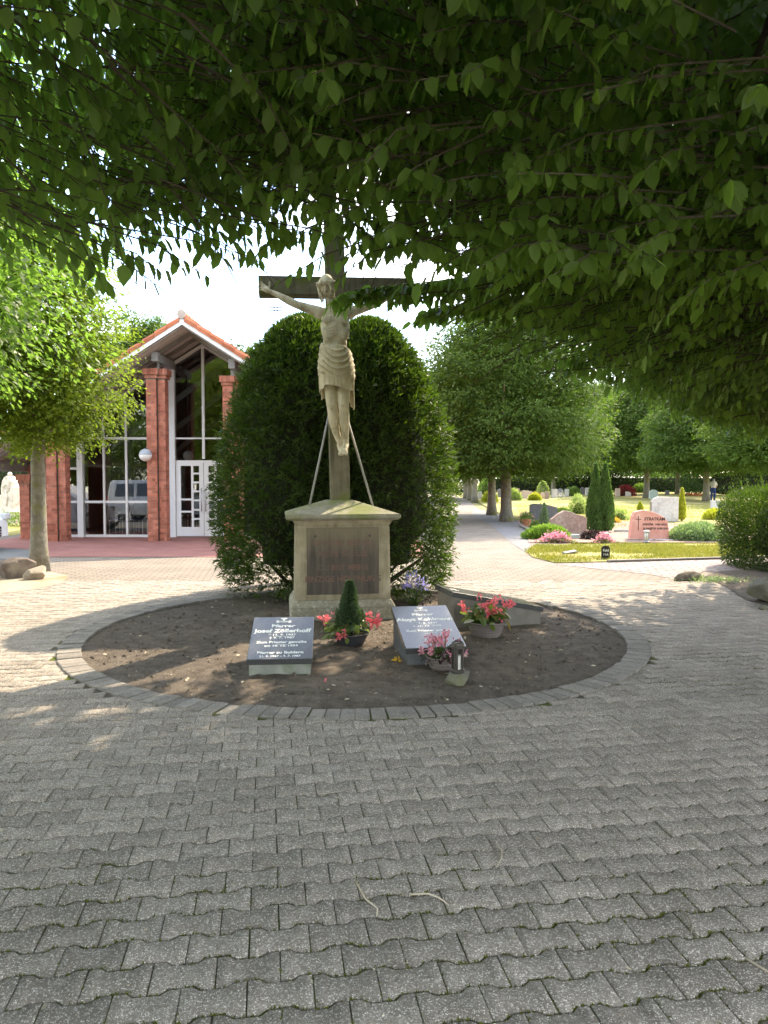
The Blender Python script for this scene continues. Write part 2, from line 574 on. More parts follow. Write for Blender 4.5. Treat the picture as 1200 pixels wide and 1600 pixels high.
M['interior_dark'] = mottled('dark_interior', (.05, .045, .042), (.09, .08, .075), 2, .9, .1, .003, 60)
M['interior_floor'] = mottled('interior_floor', (.16, .14, .12), (.22, .19, .17), 3, .4, .1, .003, 60)
M['lamp_glass'] = base_mat('opal_lamp_glass', .35, .5, (.80, .80, .78))[0]
M['lamp_metal'] = base_mat('grey_lamp_cap', .5, .4, (.33, .36, .40))[0]
M['steel'] = base_mat('brushed_steel', .35, .5, (.55, .56, .58), .9)[0]
M['chair'] = base_mat('dark_chair_fabric', .7, .3, (.035, .035, .06))[0]
M['car_silver'] = base_mat('silver_car_paint', .3, .5, (.58, .60, .63), .5)[0]
M['car_white'] = base_mat('white_car_paint', .25, .5, (.78, .79, .80))[0]
M['car_glass'] = base_mat('dark_car_glass', .06, .6, (.02, .025, .03))[0]
M['rubber'] = base_mat('tyre_rubber', .8, .3, (.025, .025, .025))[0]
M['alloy'] = base_mat('alloy_wheel', .35, .5, (.60, .61, .62), .7)[0]
M['lamp_lens'] = base_mat('headlamp_lens', .1, .6, (.65, .67, .70))[0]
M['pink_stone'] = mottled('pink_sandstone', (.56, .26, .21), (.66, .36, .30), 6, .85, .5, .01, 60, c3=(.72, .50, .43), s3=5, t3=(.6, .75))
M['brown_stone'] = mottled('brown_gravestone', (.22, .15, .125), (.34, .25, .215), 9, .7, .4, .008, 60, c3=(.40, .32, .28), s3=6)
M['grey_stone'] = mottled('pale_grey_gravestone', (.40, .385, .37), (.54, .52, .50), 10, .85, .5, .008, 60, c3=(.33, .31, .29), s3=3)
M['dark_stone'] = mottled('dark_grey_gravestone', (.12, .125, .14), (.20, .205, .22), 14, .5, .2, .004, 90)
M['green_stone'] = mottled('pale_green_gravestone', (.40, .47, .44), (.50, .57, .53), 9, .7, .2, .004, 60)
M['warm_stone'] = mottled('warm_gravestone', (.42, .33, .28), (.52, .43, .37), 9, .8, .3, .006, 60)
M['memorial'] = mottled('pale_memorial_stone', (.52, .47, .39), (.66, .61, .52), 5, .9, .5, .01, 60, c3=(.38, .34, .27), s3=4)
M['candle'] = base_mat('white_candle', .5, .4, (.78, .76, .70))[0]
M['skin'] = base_mat('skin', .6, .3, (.55, .36, .28))[0]
M['shirt'] = mottled('cream_shirt', (.66, .62, .55), (.76, .72, .66), 6, .9, .2, .004, 60)
M['trousers'] = mottled('blue_trousers', (.04, .06, .18), (.06, .09, .25), 8, .9, .2, .004, 60)
M['hair'] = base_mat('grey_hair', .8, .2, (.42, .40, .38))[0]
M['log'] = mottled('dark_weathered_stone', (.10, .085, .07), (.22, .19, .15), 14, .95, .8, .02, 50, c3=(.42, .38, .30), s3=8, t3=(.55, .7))


def make_special():
    # dark rain-streaked stone panel
    m, nt, b = base_mat('rain_streaked_stone_panel', .8, .3)
    p = objpos(nt)
    mp = nt.nodes.new('ShaderNodeMapping')
    mp.inputs['Scale'].default_value = (22, 22, 1.6)
    nt.links.new(p, mp.inputs[0])
    streak = noise(nt, mp.outputs[0], 1.0, 5, .6)
    c = ramp(nt, streak, [(.30, (.052, .044, .038)), (.70, (.125, .108, .088))])
    sep = nt.nodes.new('ShaderNodeSeparateXYZ')
    nt.links.new(p, sep.inputs[0])
    h = math_n(nt, 'ADD', sep.outputs['Z'], math_n(nt, 'MULTIPLY', streak, .30))
    c = mixc(nt, ramp(nt, math_n(nt, 'MULTIPLY', h, .7), [(.60, (0, 0, 0)), (.80, (1, 1, 1))]), c, (.200, .168, .118))
    nt.links.new(c, b.inputs['Base Color'])
    bump(nt, b, noise(nt, p, 120, 4), .3, .004)
    M['panel'] = m

    # pavings seen from afar: rows of blocks, relief in the joints
    def rows(name, c1, c2, mort, bw, rh, rot, mor=.03):
        m, nt, b = base_mat(name, .9, .25)
        p = pos(nt)
        mp = nt.nodes.new('ShaderNodeMapping')
        mp.inputs['Rotation'].default_value = (0, 0, -rot)
        nt.links.new(p, mp.inputs[0])
        br = nt.nodes.new('ShaderNodeTexBrick')
        br.inputs['Scale'].default_value = 1.0
        br.inputs['Brick Width'].default_value = bw
        br.inputs['Row Height'].default_value = rh
        br.inputs['Mortar Size'].default_value = mor * rh
        br.inputs['Mortar Smooth'].default_value = .3
        br.inputs['Color1'].default_value = (*c1, 1)
        br.inputs['Color2'].default_value = (*c2, 1)
        br.inputs['Mortar'].default_value = (*mort, 1)
        nt.links.new(mp.outputs[0], br.inputs['Vector'])
        c = mixc(nt, .45, br.outputs['Color'], ramp(nt, noise(nt, p, 1.3, 6, .6), [(.3, tuple(x * .72 for x in c1)), (.7, tuple(min(1, x * 1.15) for x in c2))]))
        nt.links.new(c, b.inputs['Base Color'])
        hgt = math_n(nt, 'ADD', math_n(nt, 'MULTIPLY', br.outputs['Fac'], -1.0), math_n(nt, 'MULTIPLY', noise(nt, p, 60, 3), .8))
        bump(nt, b, hgt, 1.0, .014)
        return m
    M['far_pave'] = rows('concrete_paving_far', (.220, .188, .155), (.275, .240, .200), (.10, .082, .063), .20, .133, R(9), .10)
    M['red_pave'] = rows('red_brick_paving', (.30, .135, .115), (.37, .18, .155), (.18, .11, .09), .20, .10, R(2), .06)
    M['pink_pave'] = rows('pinkish_block_paving', (.27, .225, .215), (.33, .28, .27), (.14, .11, .10), .30, .20, R(-14), .09)
    M['grey_pave'] = rows('grey_asphalt_blocks', (.17, .175, .17), (.21, .215, .21), (.10, .10, .09), .2, .1, R(2), .06)

    # thin window glass: reflects at grazing angles, lets light through
    m = bpy.data.materials.new('window_glass')
    m.use_nodes = True
    nt = m.node_tree
    nt.nodes.clear()
    out = nt.nodes.new('ShaderNodeOutputMaterial')
    tr = nt.nodes.new('ShaderNodeBsdfTransparent')
    tr.inputs[0].default_value = (.80, .83, .82, 1)
    gl = nt.nodes.new('ShaderNodeBsdfGlossy')
    gl.inputs['Roughness'].default_value = .0
    fr = nt.nodes.new('ShaderNodeFresnel')
    fr.inputs[0].default_value = 1.9
    mx = nt.nodes.new('ShaderNodeMixShader')
    nt.links.new(math_n(nt, 'MULTIPLY', fr.outputs[0], 1.7), mx.inputs[0])
    nt.links.new(tr.outputs[0], mx.inputs[1])
    nt.links.new(gl.outputs[0], mx.inputs[2])
    nt.links.new(mx.outputs[0], out.inputs[0])
    M['glass'] = m


make_special()
# ------------------------------------------------------------------ ground, paving, bed, lawns
def sheet(name, pts, z, mat, kind='structure'):
    pts = [(p[0], p[1]) for p in pts]
    mb = MB()
    mb.add([(x, y, z) for x, y in pts], [tuple(range(len(pts)))])
    me = mb.mesh(name)
    if me.polygons[0].normal.z < 0:
        me.flip_normals()
    o = link(name, me, mat)
    return tag(o, kind=kind)


sheet('ground', [(-400, -60), (400, -60), (400, 900), (-400, 900)], -.06, M['earth'])
mb = MB()
far_pts = [(-24, 10.9), (9, 10.9), (9, 13), (4.6, 17), (4.3, 26), (4.5, 32), (6.4, 56), (9, 120), (5, 120), (1.0, 40), (-24, 40)]
for pts in (far_pts, [(-24, 1.0), (-2.2, 1.0), (-7.6, 11.15), (-24, 11.15)], [(2.2, 1.0), (12, 1.0), (12, 11.15), (8.0, 11.15)], [(-24, -8), (12, -8), (12, 1.0), (-24, 1.0)]):
    mb.add([(x, y, -.020) for x, y in pts], [tuple(range(len(pts)))])
tag(mb.build('paved_square', M['far_pave']), kind='structure').location = (0, 0, .018)
sheet('forecourt', [(-6.9, 14.75), (.9, 14.75), (.9, 31), (-9.9, 31), (-9.9, 17.2), (-7.6, 16.2)], .008, M['red_pave'])
sheet('car_park', [(-24, 13.6), (-7.0, 14.3), (-6.6, 14.9), (-7.2, 16.6), (-10.2, 17.5), (-24, 17.5)], .004, M['grey_pave'])
sheet('car_park', [(-24, 2), (-8.2, 2), (-8.2, 12), (-24, 12)], .004, M['grey_pave'])

ROT = R(9)
BED_C, R_OUT, R_IN = (-.27, 7.55), 2.85, 2.645
outer = [(-2.2, 1.0), (2.2, 1.0), (8.0, 11.15), (-7.6, 11.15)]


def ring_to_poly(c, r, poly, n=160):
    """flat sheet between a circle and a surrounding convex outline"""
    V, F = [], []
    angs = sorted([2 * math.pi * k / n for k in range(n)] + [math.atan2(y - c[1], x - c[0]) % (2 * math.pi) for x, y in poly])
    for a in angs:
        dx, dy = math.cos(a), math.sin(a)
        best = 1e9
        for i in range(len(poly)):
            (x0, y0), (x1, y1) = poly[i], poly[(i + 1) % len(poly)]
            ex, ey = x1 - x0, y1 - y0
            den = dx * ey - dy * ex
            if abs(den) < 1e-9: continue
            t_ = ((x0 - c[0]) * ey - (y0 - c[1]) * ex) / den
            q = ((x0 - c[0]) * dy - (y0 - c[1]) * dx) / den
            if t_ > 0 and -1e-6 <= q <= 1 + 1e-6: best = min(best, t_)
        V += [(c[0] + r * dx, c[1] + r * dy, 0), (c[0] + best * dx, c[1] + best * dy, 0)]
    m = len(angs)
    F = [(2 * i, 2 * i + 1, 2 * ((i + 1) % m) + 1, 2 * ((i + 1) % m)) for i in range(m)]
    return V, F


mb = MB()
V, F = ring_to_poly(BED_C, R_OUT - .1, outer)
mb.add([(x, y, -.0062) for x, y, z in V], F)
near_pave = tag(mb.build('paving', M['joint']), kind='structure')


def paver_mesh():
    g = .0034
    vh, vl, uh = .0665 + .0108 - g, .0665 - .0108 - g, .1 - .0020
    o = [(-uh, -vh), (-.066, -vh), (-.042, -vl), (.040, -vl), (.064, -vh), (uh, -vh), (uh, vh), (.064, vh), (.040, vl), (-.042, vl), (-.066, vh), (-uh, vh)]
    n = len(o)
    c = .0018
    top = [(x * (1 - c / .1), y * (1 - c / .0665), 0) for x, y in o]
    mid = [(x, y, -c) for x, y in o]
    bot = [(x, y, -.03) for x, y in o]
    V = np.array(top + mid + bot)
    F = []
    for a in (0, n):
        for i in range(n):
            j = (i + 1) % n
            F.append((a + n + i, a + n + j, a + j, a + i))
    # top as quads: bone split into three pieces
    F += [(0, 1, 10, 11), (1, 2, 9, 10), (2, 3, 8, 9), (3, 4, 7, 8), (4, 5, 6, 7)]
    return V, np.array(F)


PV, PF = paver_mesh()
rows = []
cr, sr = math.cos(ROT), math.sin(ROT)
for j in range(-26, 112):
    for i in range(-60, 70):
        u, v = i * .2 + .1 * (j % 2) + .03, j * .133 + .05
        x, y = u * cr - v * sr, u * sr + v * cr
        if not (1.25 < y < 11.25) or abs(x) > .52 * y + 1.1:
            continue
        if math.hypot(x - BED_C[0], y - BED_C[1]) < R_OUT - .035:
            continue
        rows.append((x, y))
rows = np.array(rows)
dist = np.hypot(rows[:, 0], rows[:, 1])
infr = (np.abs(rows[:, 0]) < .53 * rows[:, 1] + .05) & (rows[:, 1] > 1.98)
order = np.argsort(np.where(infr, dist, 1e3))
rr = np.random.default_rng(3)


def paver_mats(P):
    Ms = []
    for x, y in P:
        e = Euler((rr.normal(0, .006), rr.normal(0, .006), ROT + rr.normal(0, .008)))
        Ms.append(Matrix.Translation((x + rr.normal(0, .0007), y + rr.normal(0, .0007), rr.normal(0, .0014))) @ e.to_matrix().to_4x4())
    return Ms


pm = np_mesh('paver', PV, PF)
pm.materials.append(M['paver'])
for Mx in paver_mats(rows[order[:300]]):
    o = bpy.data.objects.new('paver', pm)
    col.objects.link(o)
    o.matrix_basis = Mx
    o.parent = near_pave
V, F = copies(PV, PF, np.array([np.array(m) for m in paver_mats(rows[order[300:]])]))
tag(link('paver_field', np_mesh('paver_field', V, F), M['paver'], near_pave), kind='stuff')

# moss in the joints, dry litter on the stones
vis_p = rows[order[:560]]
mo = []
for x, y in vis_p:
    q = rr.uniform(-.1, .1, 46)
    w_ = np.interp(np.abs(q), [0, .041, .065, .1], [-.0557, -.0557, -.0773, -.0773])
    a = np.c_[q, w_]
    b = np.c_[np.full(8, .1), rr.uniform(-.07, .07, 8)]
    e = np.concatenate([a, b])
    mo.append(np.c_[x + e[:, 0] * cr - e[:, 1] * sr, y + e[:, 0] * sr + e[:, 1] * cr])
mo = np.concatenate(mo)
f_ = sines(mo, 91, 1.9) + .5 * sines(mo, 92, 7) + .45 * np.clip((3.0 - mo[:, 1]), -1.2, .8) + .12 * mo[:, 0]
mo = mo[f_ + rr.normal(0, .12, len(mo)) > .22]
n = len(mo)
P = np.c_[mo + rr.normal(0, .0022, (n, 2)), np.full(n, -.003)]
L = rr.uniform(.006, .014, n)
tag(link('moss', leaf_mesh('moss', P, rr.normal(size=(n, 3)) + (0, 0, .7), rr.normal(size=(n, 3)), L, L * .8, tri=True), M['moss'], near_pave), kind='stuff')
n = 2600
y = 1.9 + 5.5 * rr.uniform(0, 1, n) ** 1.3
P = np.c_[rr.uniform(-.56, .56, n) * y, y, np.full(n, .002)]
P = P[(np.hypot(P[:, 0] - BED_C[0], P[:, 1] - BED_C[1]) > R_OUT + .02)]
P = P[sines(P[:, :2], 95, 1.2) + rr.normal(0, .4, len(P)) > 0]
n = len(P)
L = rr.uniform(.003, .011, n) * (1 + 1.8 * (rr.uniform(size=n) > .96))
tag(link('litter', leaf_mesh('litter', P, rr.normal(size=(n, 3)) * (1, 1, .15), rr.normal(size=(n, 3)) * .3 + (0, 0, 1), L, L * rr.uniform(.3, .8, n)), M['litter'], near_pave), kind='stuff')

# ring of kerb stones
mb = MB()
mb.lathe([(R_IN - .002, -.05), (R_IN - .002, -.004), (R_OUT + .002, -.004), (R_OUT + .002, -.05)], 120)
kerb = tag(mb.build('kerb', M['joint']), kind='structure')
kerb.location = (*BED_C, 0)
mb = MB()
mb.box((R_IN, -.0485, -.06), (R_OUT, .0485, 0))
km = mb.mesh('kerb_stone')
km.materials.append(M['kerb'])
bmk = bmesh.new()
bmk.from_mesh(km)
bmesh.ops.bevel(bmk, geom=list(bmk.edges), offset=.005, segments=1, affect='EDGES')
bmk.to_mesh(km)
bmk.free()
NK = 168
for k in range(NK):
    a = 2 * math.pi * (k + .3) / NK
    o = bpy.data.objects.new('kerb_stone', km)
    col.objects.link(o)
    o.parent = kerb
    o.rotation_euler = (rr.normal(0, .002), rr.normal(0, .0012), a + rr.normal(0, .0010))
    back = .5 + .5 * math.sin(a)
    o.location = (rr.normal(0, .003), rr.normal(0, .003), .010 + .022 * back + rr.normal(0, .0015))


# the round bed
def soil_z(x, y):
    dx, dy = x - BED_C[0], y - BED_C[1]
    r2 = (dx * dx + dy * dy) / R_IN ** 2
    P = np.stack([np.asarray(x), np.asarray(y)], -1).reshape(-1, 2)
    n = (sines(P, 5, 2.2) * .010 + sines(P, 6, 8.0) * .005).reshape(np.shape(x))
    return -.006 + .040 * (1 - r2) + n * np.clip(1.4 - r2, .25, 1)


nr, nt_ = 70, 180
rg = np.linspace(0.02, R_IN + .03, nr)
ag = np.linspace(0, 2 * math.pi, nt_, endpoint=False)
X = BED_C[0] + rg[:, None] * np.cos(ag)[None]
Y = BED_C[1] + rg[:, None] * np.sin(ag)[None]
Z = soil_z(X, Y)
Z += np.where(rg[:, None] > R_IN - .15, 0, 1) * RNG.normal(0, .0045, Z.shape)
F = []
for i in range(nr - 1):
    for k in range(nt_):
        F.append((i * nt_ + k, (i + 1) * nt_ + k, (i + 1) * nt_ + (k + 1) % nt_, i * nt_ + (k + 1) % nt_))
bed = tag(link('flower_bed', np_mesh('flower_bed', np.stack([X, Y, Z], -1), np.array(F)), M['soil'], smooth=True), kind='structure')
# crumbs and dry bits lying on it
n = 22000
rad, th = R_IN * np.sqrt(RNG.uniform(0, .985, n)), RNG.uniform(0, 6.283, n)
cx, cyy = BED_C[0] + rad * np.cos(th), BED_C[1] + rad * np.sin(th)
P = np.stack([cx, cyy, soil_z(cx, cyy) + .003], -1)
T = RNG.normal(size=(n, 3)) * (1, 1, .35)
N = RNG.normal(size=(n, 3)) * .5 + (0, 0, 1)
L = RNG.uniform(.006, .018, n) * (1 + 1.2 * (RNG.uniform(size=n) > .93))
tag(link('soil_crumbs', leaf_mesh('soil_crumbs', P, T, N, L, L * RNG.uniform(.4, .9, n), tri=True), M['chip']), kind='stuff',
    label='loose crumbs and dry bits strewn over the round soil bed', cat='soil crumbs')
n = 420
rad, th = R_IN * np.sqrt(RNG.uniform(0, .97, n)), RNG.uniform(0, 6.283, n)
cx, cyy = BED_C[0] + rad * np.cos(th), BED_C[1] + rad * np.sin(th)
P = np.stack([cx, cyy, soil_z(cx, cyy) + .008], -1)
L = RNG.uniform(.018, .05, n)
tag(link('dry_leaves', leaf_mesh('dry_leaves', P, RNG.normal(size=(n, 3)) * (1, 1, .25), RNG.normal(size=(n, 3)) * .35 + (0, 0, 1), L, L * RNG.uniform(.3, .7, n), True), M['litter']), kind='stuff',
    label='dry leaf scraps scattered over the round soil bed', cat='leaf litter')
clods = MB()
for k in range(700):
    a, q = rr.uniform(0, 6.283), R_IN * math.sqrt(rr.uniform(0, .95))
    x, y = BED_C[0] + q * math.cos(a), BED_C[1] + q * math.sin(a)
    s = rr.uniform(.006, .020)
    clods.ball((x, y, float(soil_z(np.array([x]), np.array([y]))[0]) + s * .2), (s, s * rr.uniform(.7, 1.2), s * .6), 6, 4, rot=Euler((rr.uniform(0, 6), rr.uniform(0, 6), 0)))
tag(clods.build('soil_clods', M['soil']), kind='stuff', label='small brown clods of earth on the round bed', cat='soil clods')

# twigs lying on the paving
def fallen_twig(px, py, pts, label):
    base = gp(px, py)
    mb = MB()
    mb.tube([(base.x + a, base.y + b, .006 + c) for a, b, c in pts], [.0040 - .0020 * i / (len(pts) - 1) for i in range(len(pts))], 6)
    tag(mb.build('twig', M['litter'], smooth=True), label, 'twig', 'twigs lying on the paving')


fallen_twig(556, 1380, [(0, 0, 0), (.015, -.05, .004), (.04, -.12, .002), (.085, -.185, .004), (.082, -.225, .0)], 'long pale bent twig lying on the paving, nearest the middle')
fallen_twig(775, 1320, [(0, 0, 0), (.012, -.07, .004), (.006, -.12, .002), (-.03, -.20, .0)], 'curved twig on the paving a little right of the middle')
fallen_twig(1062, 1424, [(0, 0, 0), (.012, -.05, .004), (.004, -.10, .004), (-.018, -.14, .0)], 'short pale curved twig on the paving at the right')
fallen_twig(1165, 1500, [(0, 0, 0), (.03, -.06, .003), (.07, -.13, .0)], 'straight brown twig on the paving at the right edge')
fallen_twig(640, 1400, [(0, 0, 0), (.07, -.005, .006), (.11, -.03, .004), (.135, -.06, .0)], 'thin dark twig on the paving beside the long pale one')

# lawns, graves plots, gravel
lawn_pts = [gp(*p) for p in ((822, 862), (832, 871), (868, 880), (950, 878), (1200, 870), (1260, 850), (955, 850), (838, 852))]
sheet('lawn_strip', lawn_pts, .012, M['lawn'])
sheet('grave_plot', [gp(*p) for p in ((826, 848.5), (1130, 848.5), (1200, 842), (1160, 822), (1050, 818), (960, 814), (880, 812), (822, 826))], .016, M['grave_soil'])
sheet('gravel_path', [gp(*p) for p in ((742, 796), (770, 800), (805, 812), (822, 822), (829, 851), (822, 863), (800, 850), (770, 822), (736, 803))], .004, M['gravel'])
sheet('lawn', [(5.0, 28.5), (6.0, 23.0), (12, 21.5), (60, 21.5), (90, 92), (9, 92), (6.6, 52)], .006, M['lawn'])
sheet('lawn', [(-40, 20.5), (-10.4, 20.5), (-10.4, 26), (-40, 26)], .004, M['lawn'])
sheet('paving_strip', [gp(*p) for p in ((868, 882), (950, 879.5), (1200, 872), (1220, 895), (1100, 893), (1062, 906), (1010, 897))], .003, M['pink_pave'])
sheet('shrub_bed', [gp(*p) for p in ((1100, 902), (1125, 893), (1200, 890), (1330, 900), (1330, 960), (1200, 947), (1165, 938), (1130, 915))], .012, M['soil'])
sheet('sandy_verge', [gp(*p) for p in ((-60, 893), (75, 893), (108, 900), (95, 912), (30, 925), (-60, 930))], .003, M['sand'])
mb = MB()
a, b = gp(950, 878.6), gp(1200, 871.5)
d = (b - a).normalized()
q = Vector((-d.y, d.x, 0)) * .05
mb.add([a - q - Vector((0, 0, .05)), b - q - Vector((0, 0, .05)), b + q - Vector((0, 0, .05)), a + q - Vector((0, 0, .05)),
        a - q + Vector((0, 0, .045)), b - q + Vector((0, 0, .045)), b + q + Vector((0, 0, .045)), a + q + Vector((0, 0, .045))],
       [(0, 3, 2, 1), (4, 5, 6, 7), (0, 1, 5, 4), (1, 2, 6, 5), (2, 3, 7, 6), (3, 0, 4, 7)])
tag(mb.build('lawn_edging', M['kerb'], bevel=.008), kind='structure')


def inside_poly(P, poly):
    x, y = P[:, 0], P[:, 1]
    c = np.zeros(len(P), bool)
    n = len(poly)
    for i in range(n):
        x0, y0, x1, y1 = poly[i][0], poly[i][1], poly[(i + 1) % n][0], poly[(i + 1) % n][1]
        t = ((y0 > y) != (y1 > y)) & (x < (x1 - x0) * (y - y0) / ((y1 - y0) or 1e-9) + x0)
        c ^= t
    return c


def blades(name, poly, n, h, z, mat, label):
    xs, ys = [p[0] for p in poly], [p[1] for p in poly]
    P = np.stack([RNG.uniform(min(xs), max(xs), n), RNG.uniform(min(ys), max(ys), n)], -1)
    P = P + RNG.normal(0, .05, P.shape)
    P = P[inside_poly(P, [(x + .0, y) for x, y in [(p_[0], p_[1]) for p_ in poly]])]
    P = P + RNG.normal(0, .035, P.shape)
    P = P[sines(P, 11, 1.6) + .6 * sines(P, 12, 5) + RNG.normal(0, .4, len(P)) > -.35]
    n = len(P)
    T = RNG.normal(size=(n, 3)) * .45 + (0, 0, 1)
    N = RNG.normal(size=(n, 3)) * (1, 1, .1)
    L = h * RNG.uniform(.5, 1.3, n)
    o = link(name, leaf_mesh(name, np.c_[P, np.full(n, z)], T, N, L, L * .26, tri=True), mat)
    return tag(o, label, 'grass', kind='stuff')


blades('grass', lawn_pts, 60000, .06, .01, M['grass'], 'dry yellow green grass of the strip beside the graves')
blades('grass', [(5.4, 28.5), (6.2, 23.5), (12, 22), (24, 22), (30, 45), (8, 45)], 60000, .075, .005, M['grass'], 'sunlit dry grass of the wide lawn behind the graves')
# ------------------------------------------------------------------ monument: pedestal, cross, statue
YAW = R(8)
MON = (-.50, 8.36)
ped = empty('pedestal', (MON[0], MON[1], 0), YAW, 'sandstone pedestal with a dark inscribed panel, carrying the tall cross', 'pedestal')


def frustum(mb, w0, d0, z0, w1, d1, z1):
    V = [(-w0, -d0, z0), (w0, -d0, z0), (w0, d0, z0), (-w0, d0, z0), (-w1, -d1, z1), (w1, -d1, z1), (w1, d1, z1), (-w1, d1, z1)]
    mb.add(V, [(0, 3, 2, 1), (4, 5, 6, 7), (0, 1, 5, 4), (1, 2, 6, 5), (2, 3, 7, 6), (3, 0, 4, 7)])


mb = MB()
frustum(mb, .575, .455, -.05, .575, .455, .165)
frustum(mb, .575, .455, .165, .530, .41, .245)
mb.build('plinth', M['plinth'], ped, bevel=.012)
mb = MB()
frustum(mb, .522, .40, .245, .510, .39, 1.055)
frustum(mb, .510, .39, 1.055, .545, .425, 1.115)
frustum(mb, .545, .425, 1.115, .575, .455, 1.118)
mb.build('shaft', M['sandstone'], ped, bevel=.006)
mb = MB()
frustum(mb, .595, .475, 1.118, .620, .50, 1.135)
frustum(mb, .620, .50, 1.135, .620, .50, 1.180)
frustum(mb, .620, .50, 1.180, .15, .135, 1.325)
mb.build('cap', M['cap_stone'], ped, bevel=.012)
mb = MB()
mb.box((-.390, -.418, .31), (.390, -.385, 1.035))
panel = mb.build('panel', M['panel'], ped, bevel=.004)
MR = Matrix.Rotation(math.pi / 2, 4, 'X')
for s, z, size in (('GEGRÜßT BIST DU', .845, .078), ('MEIN KREUZ', .725, .094), ('DU BIST MEINE', .575, .082), ('EINZIGE HOFFNUNG', .450, .088)):
    lettering(s, size, M['red_letter'], Matrix.Translation((0, -.4195, z)) @ MR, panel, .0012, bold=.0012)
for x, z in ((-.30, .945), (.29, .945), (-.285, .40), (.30, .40)):
    mb = MB()
    mb.lathe([(.0, -.012), (.013, -.010), (.015, 0), (.0, .004)], 10, M=Matrix.Translation((x, -.418, z)) @ MR)
    mb.build('bolt', M['bronze'], panel)

LEAN = R(1.2)
cross = empty('cross', (MON[0], MON[1], 1.30), YAW, 'tall weathered mossy cross standing on the sandstone pedestal', 'cross')
cross.rotation_euler = (0, -LEAN, YAW)
mb = MB()
mb.box((-.108, -.10, -.02), (.108, .10, 3.15))
mb.build('upright', M['cross_wood'], cross, bevel=.01)
mb = MB()
mb.box((-.105, -.108, 2.44), (.105, .108, 2.63))
mb.build('joint_block', M['cross_wood'], cross, bevel=.01)
mb = MB()
mb.box((-.845, -.104, 2.300), (-.1085, .112, 2.500))
mb.box((.1085, -.104, 2.300), (.845, .112, 2.500))
mb.build('crossbeam', M['cross_wood'], cross, bevel=.008)
for s in (-1, 1):
    mb = MB()
    mb.tube([(s * .09, .06, 1.02), (s * .36, -.14, -.06)], .013, 8)
    mb.build('stay_rod', M['steel'] if False else M['grey_beam'], cross, smooth=True)

# statue, in the frame of the cross: x right, y back, z height above the ground; front of the upright at y = -.10
st = empty('crucifix_figure', (MON[0], MON[1], 0), YAW, 'weathered cream statue of a crucified man hanging on the cross', 'statue')
st.rotation_euler = (0, -LEAN, YAW)
OX, OY = -.0, -.085
b = MB()
E = Euler


def bl(c, r, rot=None):
    b.ball((c[0] + OX, c[1] + OY, c[2]), r, 16, 12, rot=rot)


def tb(pts, rad, sq=1.0):
    b.tube([(p[0] + OX, p[1] + OY, p[2]) for p in pts], rad, 14, round_ends=True, sq=sq)


bl((.0, -.15, 3.22), (.160, .105, .165))
bl((.0, -.135, 3.345), (.165, .080, .085))
bl((-.005, -.135, 3.05), (.132, .090, .16))
bl((.0, -.135, 2.88), (.160, .105, .15))
for s in (-1, 1):
    bl((s * .070, -.226, 3.290), (.085, .026, .050), E((R(-14), 0, 0)))
    bl((s * .080, -.205, 3.14), (.070, .038, .10), E((0, s * .25, 0)))
    bl((s * .165, -.13, 3.375), (.068, .062, .066))
    tb([(s * .13, -.16, 3.41), (0.02, -.20, 3.405)], [.018, .014])
    for k in range(4):
        tb([(s * .03, -.250 + .004 * k, 3.205 - .030 * k), (s * .10, -.232, 3.190 - .034 * k), (s * .150, -.17, 3.20 - .034 * k)], [.007, .009, .006])
bl((.0, -.195, 2.99), (.070, .034, .10))
tb([(.0, -.145, 3.36), (-.03, -.175, 3.46), (-.055, -.19, 3.54)], [.064, .055, .055])
# head, turned slightly, crown to the left
HS = 1.10
H = Vector((-.080, -.245, 3.610))
hr = E((R(10), R(-9), R(12)))
hm = hr.to_matrix()


def hp(x, y, z):
    v = hm @ Vector((x * HS, y * HS, z * HS))
    return (H.x + v.x, H.y + v.y, H.z + v.z)


bl(hp(0, .01, .03), (.084, .106, .118), hr)
bl(hp(0, -.025, -.05), (.064, .072, .082), hr)
bl(hp(0, -.072, -.118), (.040, .034, .048), hr)
tb([hp(0, -.094, .030), hp(0, -.118, -.020), hp(0, -.106, -.030)], [.010, .015, .011])
tb([hp(-.052, -.076, .036), hp(0, -.093, .040), hp(.052, -.076, .036)], [.009, .012, .009])
for s in (-1, 1):
    bl(hp(s * .042, -.068, -.025), (.022, .018, .020))
    bl(hp(s * .031, -.078, .016), (.013, .010, .008))
    bl(hp(s * .081, .012, -.005), (.010, .020, .030))
tb([hp(-.024, -.094, -.064), hp(0, -.102, -.060), hp(.024, -.094, -.064)], [.007, .009, .007])
tb([hp(-.018, -.094, -.078), hp(0, -.099, -.080), hp(.018, -.094, -.078)], [.007, .009, .007])
